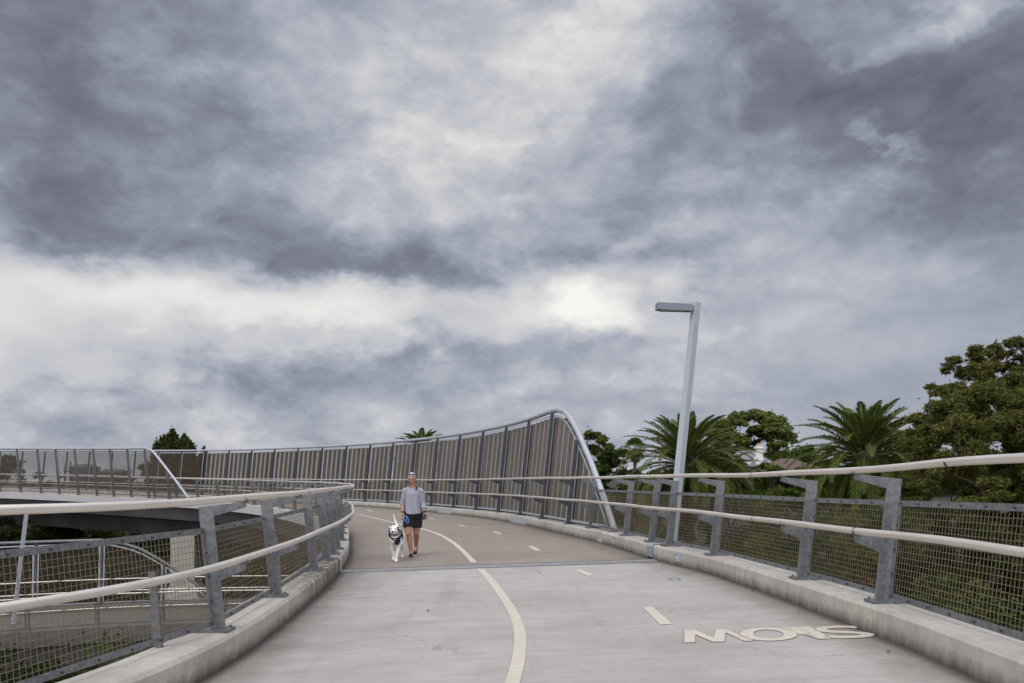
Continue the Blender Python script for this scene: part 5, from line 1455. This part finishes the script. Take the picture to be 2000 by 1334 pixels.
PO, WR = figure()

def dog():
    fp = on_deck(772, 1097); O = fp
    root = empty('dog', O); tag(root, 'white dog with black ears and black harness trotting on a blue leash', 'dog')
    V3 = lambda x, y, z: Vector((x, y, z))
    white = material('white_spotted_coat', lambda t, P, g, b: t.mix(t.mapr(t.noise(P, 13, 3, .6), .665, .69, 0, .85), t.mix(t.noise(P, 5, 3, .6), (.70, .68, .645), (.80, .785, .755)), (.05, .045, .042)), .8)
    B = MB()
    # trunk: deep chest narrowing to the belly, body runs away from the camera
    B.ellipsoid(V3(0, .06, .455), (.104, .13, .150)); B.ellipsoid(V3(-.008, .22, .465), (.108, .17, .130)); B.ellipsoid(V3(-.03, .42, .48), (.098, .17, .105)); B.ellipsoid(V3(-.045, .57, .49), (.105, .13, .115))
    B.ellipsoid(V3(.0, -.02, .43), (.085, .07, .105))
    # neck and head
    B.limb(V3(0, .02, .53), V3(.0, -.10, .60), .098, .078)
    hc = V3(.0, -.15, .625); B.ellipsoid(hc, (.080, .085, .074)); B.ellipsoid(hc + V3(-.038, -.035, -.025), (.034, .04, .035)); B.ellipsoid(hc + V3(.038, -.035, -.025), (.034, .04, .035))
    B.limb(hc + V3(0, -.05, -.018), hc + V3(0, -.135, -.048), .050, .033); B.limb(hc + V3(0, -.05, -.055), hc + V3(0, -.105, -.085), .032, .022)
    # fore legs: photo-right leg planted ahead, photo-left one behind
    def leg(pts, rr):
        for (a, b), (ra, rb) in zip(zip(pts, pts[1:]), zip(rr, rr[1:])): B.limb(a, b, ra, rb, 12)
    leg([V3(.068, .04, .43), V3(.066, .06, .31), V3(.045, -.03, .17), V3(.030, -.05, .055), V3(.028, -.085, .026)], [.058, .036, .025, .022, .031])
    leg([V3(-.068, .04, .43), V3(-.075, .09, .31), V3(-.062, .11, .16), V3(-.052, .13, .065), V3(-.046, .09, .040)], [.058, .036, .024, .021, .030])
    for x, y, z in ((.028, -.085, .026), (-.046, .09, .040)):
        for k in (-1, 0, 1): B.ellipsoid(V3(x + .019 * k, y - .024, z - .006), (.012, .02, .014))
    # hind legs: knee forward, hock back
    leg([V3(-.10, .56, .45), V3(-.105, .46, .31), V3(-.10, .60, .17), V3(-.095, .56, .04), V3(-.095, .52, .026)], [.082, .052, .028, .024, .03])
    leg([V3(.02, .58, .45), V3(.035, .52, .31), V3(.035, .70, .18), V3(.03, .72, .05), V3(.03, .68, .026)], [.082, .052, .028, .024, .03])
    # tail, raised
    leg([V3(-.04, .66, .56), V3(-.075, .72, .66), V3(-.12, .74, .76), V3(-.135, .72, .86)], [.036, .028, .020, .012])
    body = fuse(B, 'body', white, root, .0065, 3)
    blk = plain('black_fur', (.018, .016, .016), .85)
    for s_ in (-1, 1):
        E = MB(); E.ellipsoid(hc + V3(.074 * s_, -.022, .026), (.016, .032, .030), Matrix.Rotation(R(20 * s_), 3, 'Y')); E.ellipsoid(hc + V3(.090 * s_, -.028, -.018), (.012, .027, .044), Matrix.Rotation(R(-14 * s_), 3, 'Y'))
        fuse(E, 'ear', blk if s_ > 0 else material('spotted_ear', lambda t, P, g, b: t.mix(t.mapr(t.noise(P, 26, 2, .5), .46, .5), (.74, .72, .69), (.03, .028, .028)), .85), root, .005, 2)
        e = MB(); e.ellipsoid(hc + V3(.035 * s_, -.078, .006), (.012, .008, .010)); e.build('eye', blk, body, smooth=True, inv=False)
    n = MB(); n.ellipsoid(hc + V3(0, -.165, -.036), (.023, .016, .018)); n.build('nose', blk, body, smooth=True, inv=False)
    m_ = MB(); m_.ellipsoid(hc + V3(0, -.128, -.079), (.026, .020, .013)); m_.build('mouth', plain('dark_mouth', (.06, .02, .02), .6), body, smooth=True, inv=False)
    t_ = MB(); t_.ellipsoid(hc + V3(0, -.132, -.094), (.017, .018, .008)); t_.build('tongue', plain('pink_tongue', (.50, .17, .16), .5), body, smooth=True, inv=False)
    # harness: neck loop, chest piece, girth strap
    hs = MB(); hk = plain('black_webbing', (.012, .012, .013), .8)
    def loop(c, rx, rz, ax, n_=22, r=.012):
        return [c + ax @ V3(rx * math.cos(2 * math.pi * k / n_), 0, rz * math.sin(2 * math.pi * k / n_)) for k in range(n_ + 1)]
    hs.tube(loop(V3(.0, .0, .525), .118, .115, Matrix.Rotation(R(-42), 3, 'X')), .014, 8)
    hs.tube(loop(V3(-.008, .19, .465), .126, .145, Matrix.Identity(3)), .014, 8)
    hs.tube([V3(.115, .01, .50), V3(.09, -.06, .44), V3(.045, -.095, .40)], .020, 8)
    hs.tube([V3(-.105, .01, .50), V3(-.07, -.07, .455), V3(.0, -.098, .41)], .012, 8)
    hs.build('harness', hk, root, smooth=True, inv=False)
    cp = MB(); cp.ellipsoid(V3(.045, -.060, .385), (.058, .045, .070), Matrix.Rotation(R(22), 3, 'Y')); fuse(cp, 'chest_pad', hk, root, .006, 2)
    cl = MB(); cl.tube(loop(V3(0, -.045, .565), .096, .094, Matrix.Rotation(R(-52), 3, 'X')), .011, 8)
    cl.tube([V3(.0, -.135, .515), V3(.0, -.142, .50)], .014, 8); cl.build('collar', plain('patterned_collar', (.08, .085, .10), .7, 0, .8, 60), root, smooth=True, inv=False)
    return O + V3(.125, .05, .47)
D0 = dog()
hand = PO + WR + Vector((.03, -.045, -.075))
pts = [hand, hand.lerp(D0, .3) + Vector((-.015, 0, -.01)), hand.lerp(D0, .7) + Vector((-.03, 0, -.035)), D0]
ls = MB(); C = catmull(pts, 8); ls.tube(C, .0085, 7)
lp_ = [hand, hand + Vector((.06, -.03, .0)), hand + Vector((.10, -.04, -.08)), hand + Vector((.075, -.04, -.13)), hand + Vector((.03, -.03, -.07)), hand + Vector((.0, -.01, .01))]
ls.tube(catmull(lp_, 6), .0085, 7); 
lp_ = [hand, hand + Vector((.04, -.03, .02)), hand + Vector((.065, -.05, -.05)), hand + Vector((.035, -.04, -.09)), hand + Vector((.0, -.01, .0))]
ls.tube(catmull(lp_, 6), .0085, 7)
lo = ls.build('leash', plain('blue_webbing', (.12, .20, .42), .6, 0, .2, 60), smooth=True); tag(lo, 'blue leash looped in the person\'s hand and clipped to the dog\'s harness', 'leash')
# a few dead leaves lying on the deck
lm = plain('dead_leaf', (.075, .055, .035), .9)
spots = [((843, 1078), .05, 'single dead leaf behind the walking person'), ((1735, 1274), .05, 'cluster-edge dead leaf nearest the right kerb'), ((1470, 1157), .05, 'dead leaf under the kerb beside the second post'), ((1560, 1198), .04, 'small dead leaf above the painted word'), ((836, 1194), .06, 'dead twig lying on the grey deck left of the centre line'), ((645, 1152), .16, 'thin dark twig beside the left kerb before the joint')]
for (px, py), s_, lab in spots:
    c = on_deck(px, py); mb = MB(); a = random.uniform(0, 3)
    u = Vector((math.cos(a), math.sin(a), 0)) * s_ * .5 if s_ < .1 else Vector((1, .1, 0)) * s_ * .5; w = Vector((-u.y, u.x, 0)) * (.5 if s_ < .1 else .12)
    z = Vector((0, 0, .012))
    mb.add([c - u + z * .5, c + w + z, c + u + z * 1.6, c - w + z * 1.2, c + z * .6], [(0, 1, 4), (1, 2, 4), (2, 3, 4), (3, 0, 4)])
    o = mb.build('fallen_leaf', lm); tag(o, lab, 'leaf', 'dead leaves on the deck')
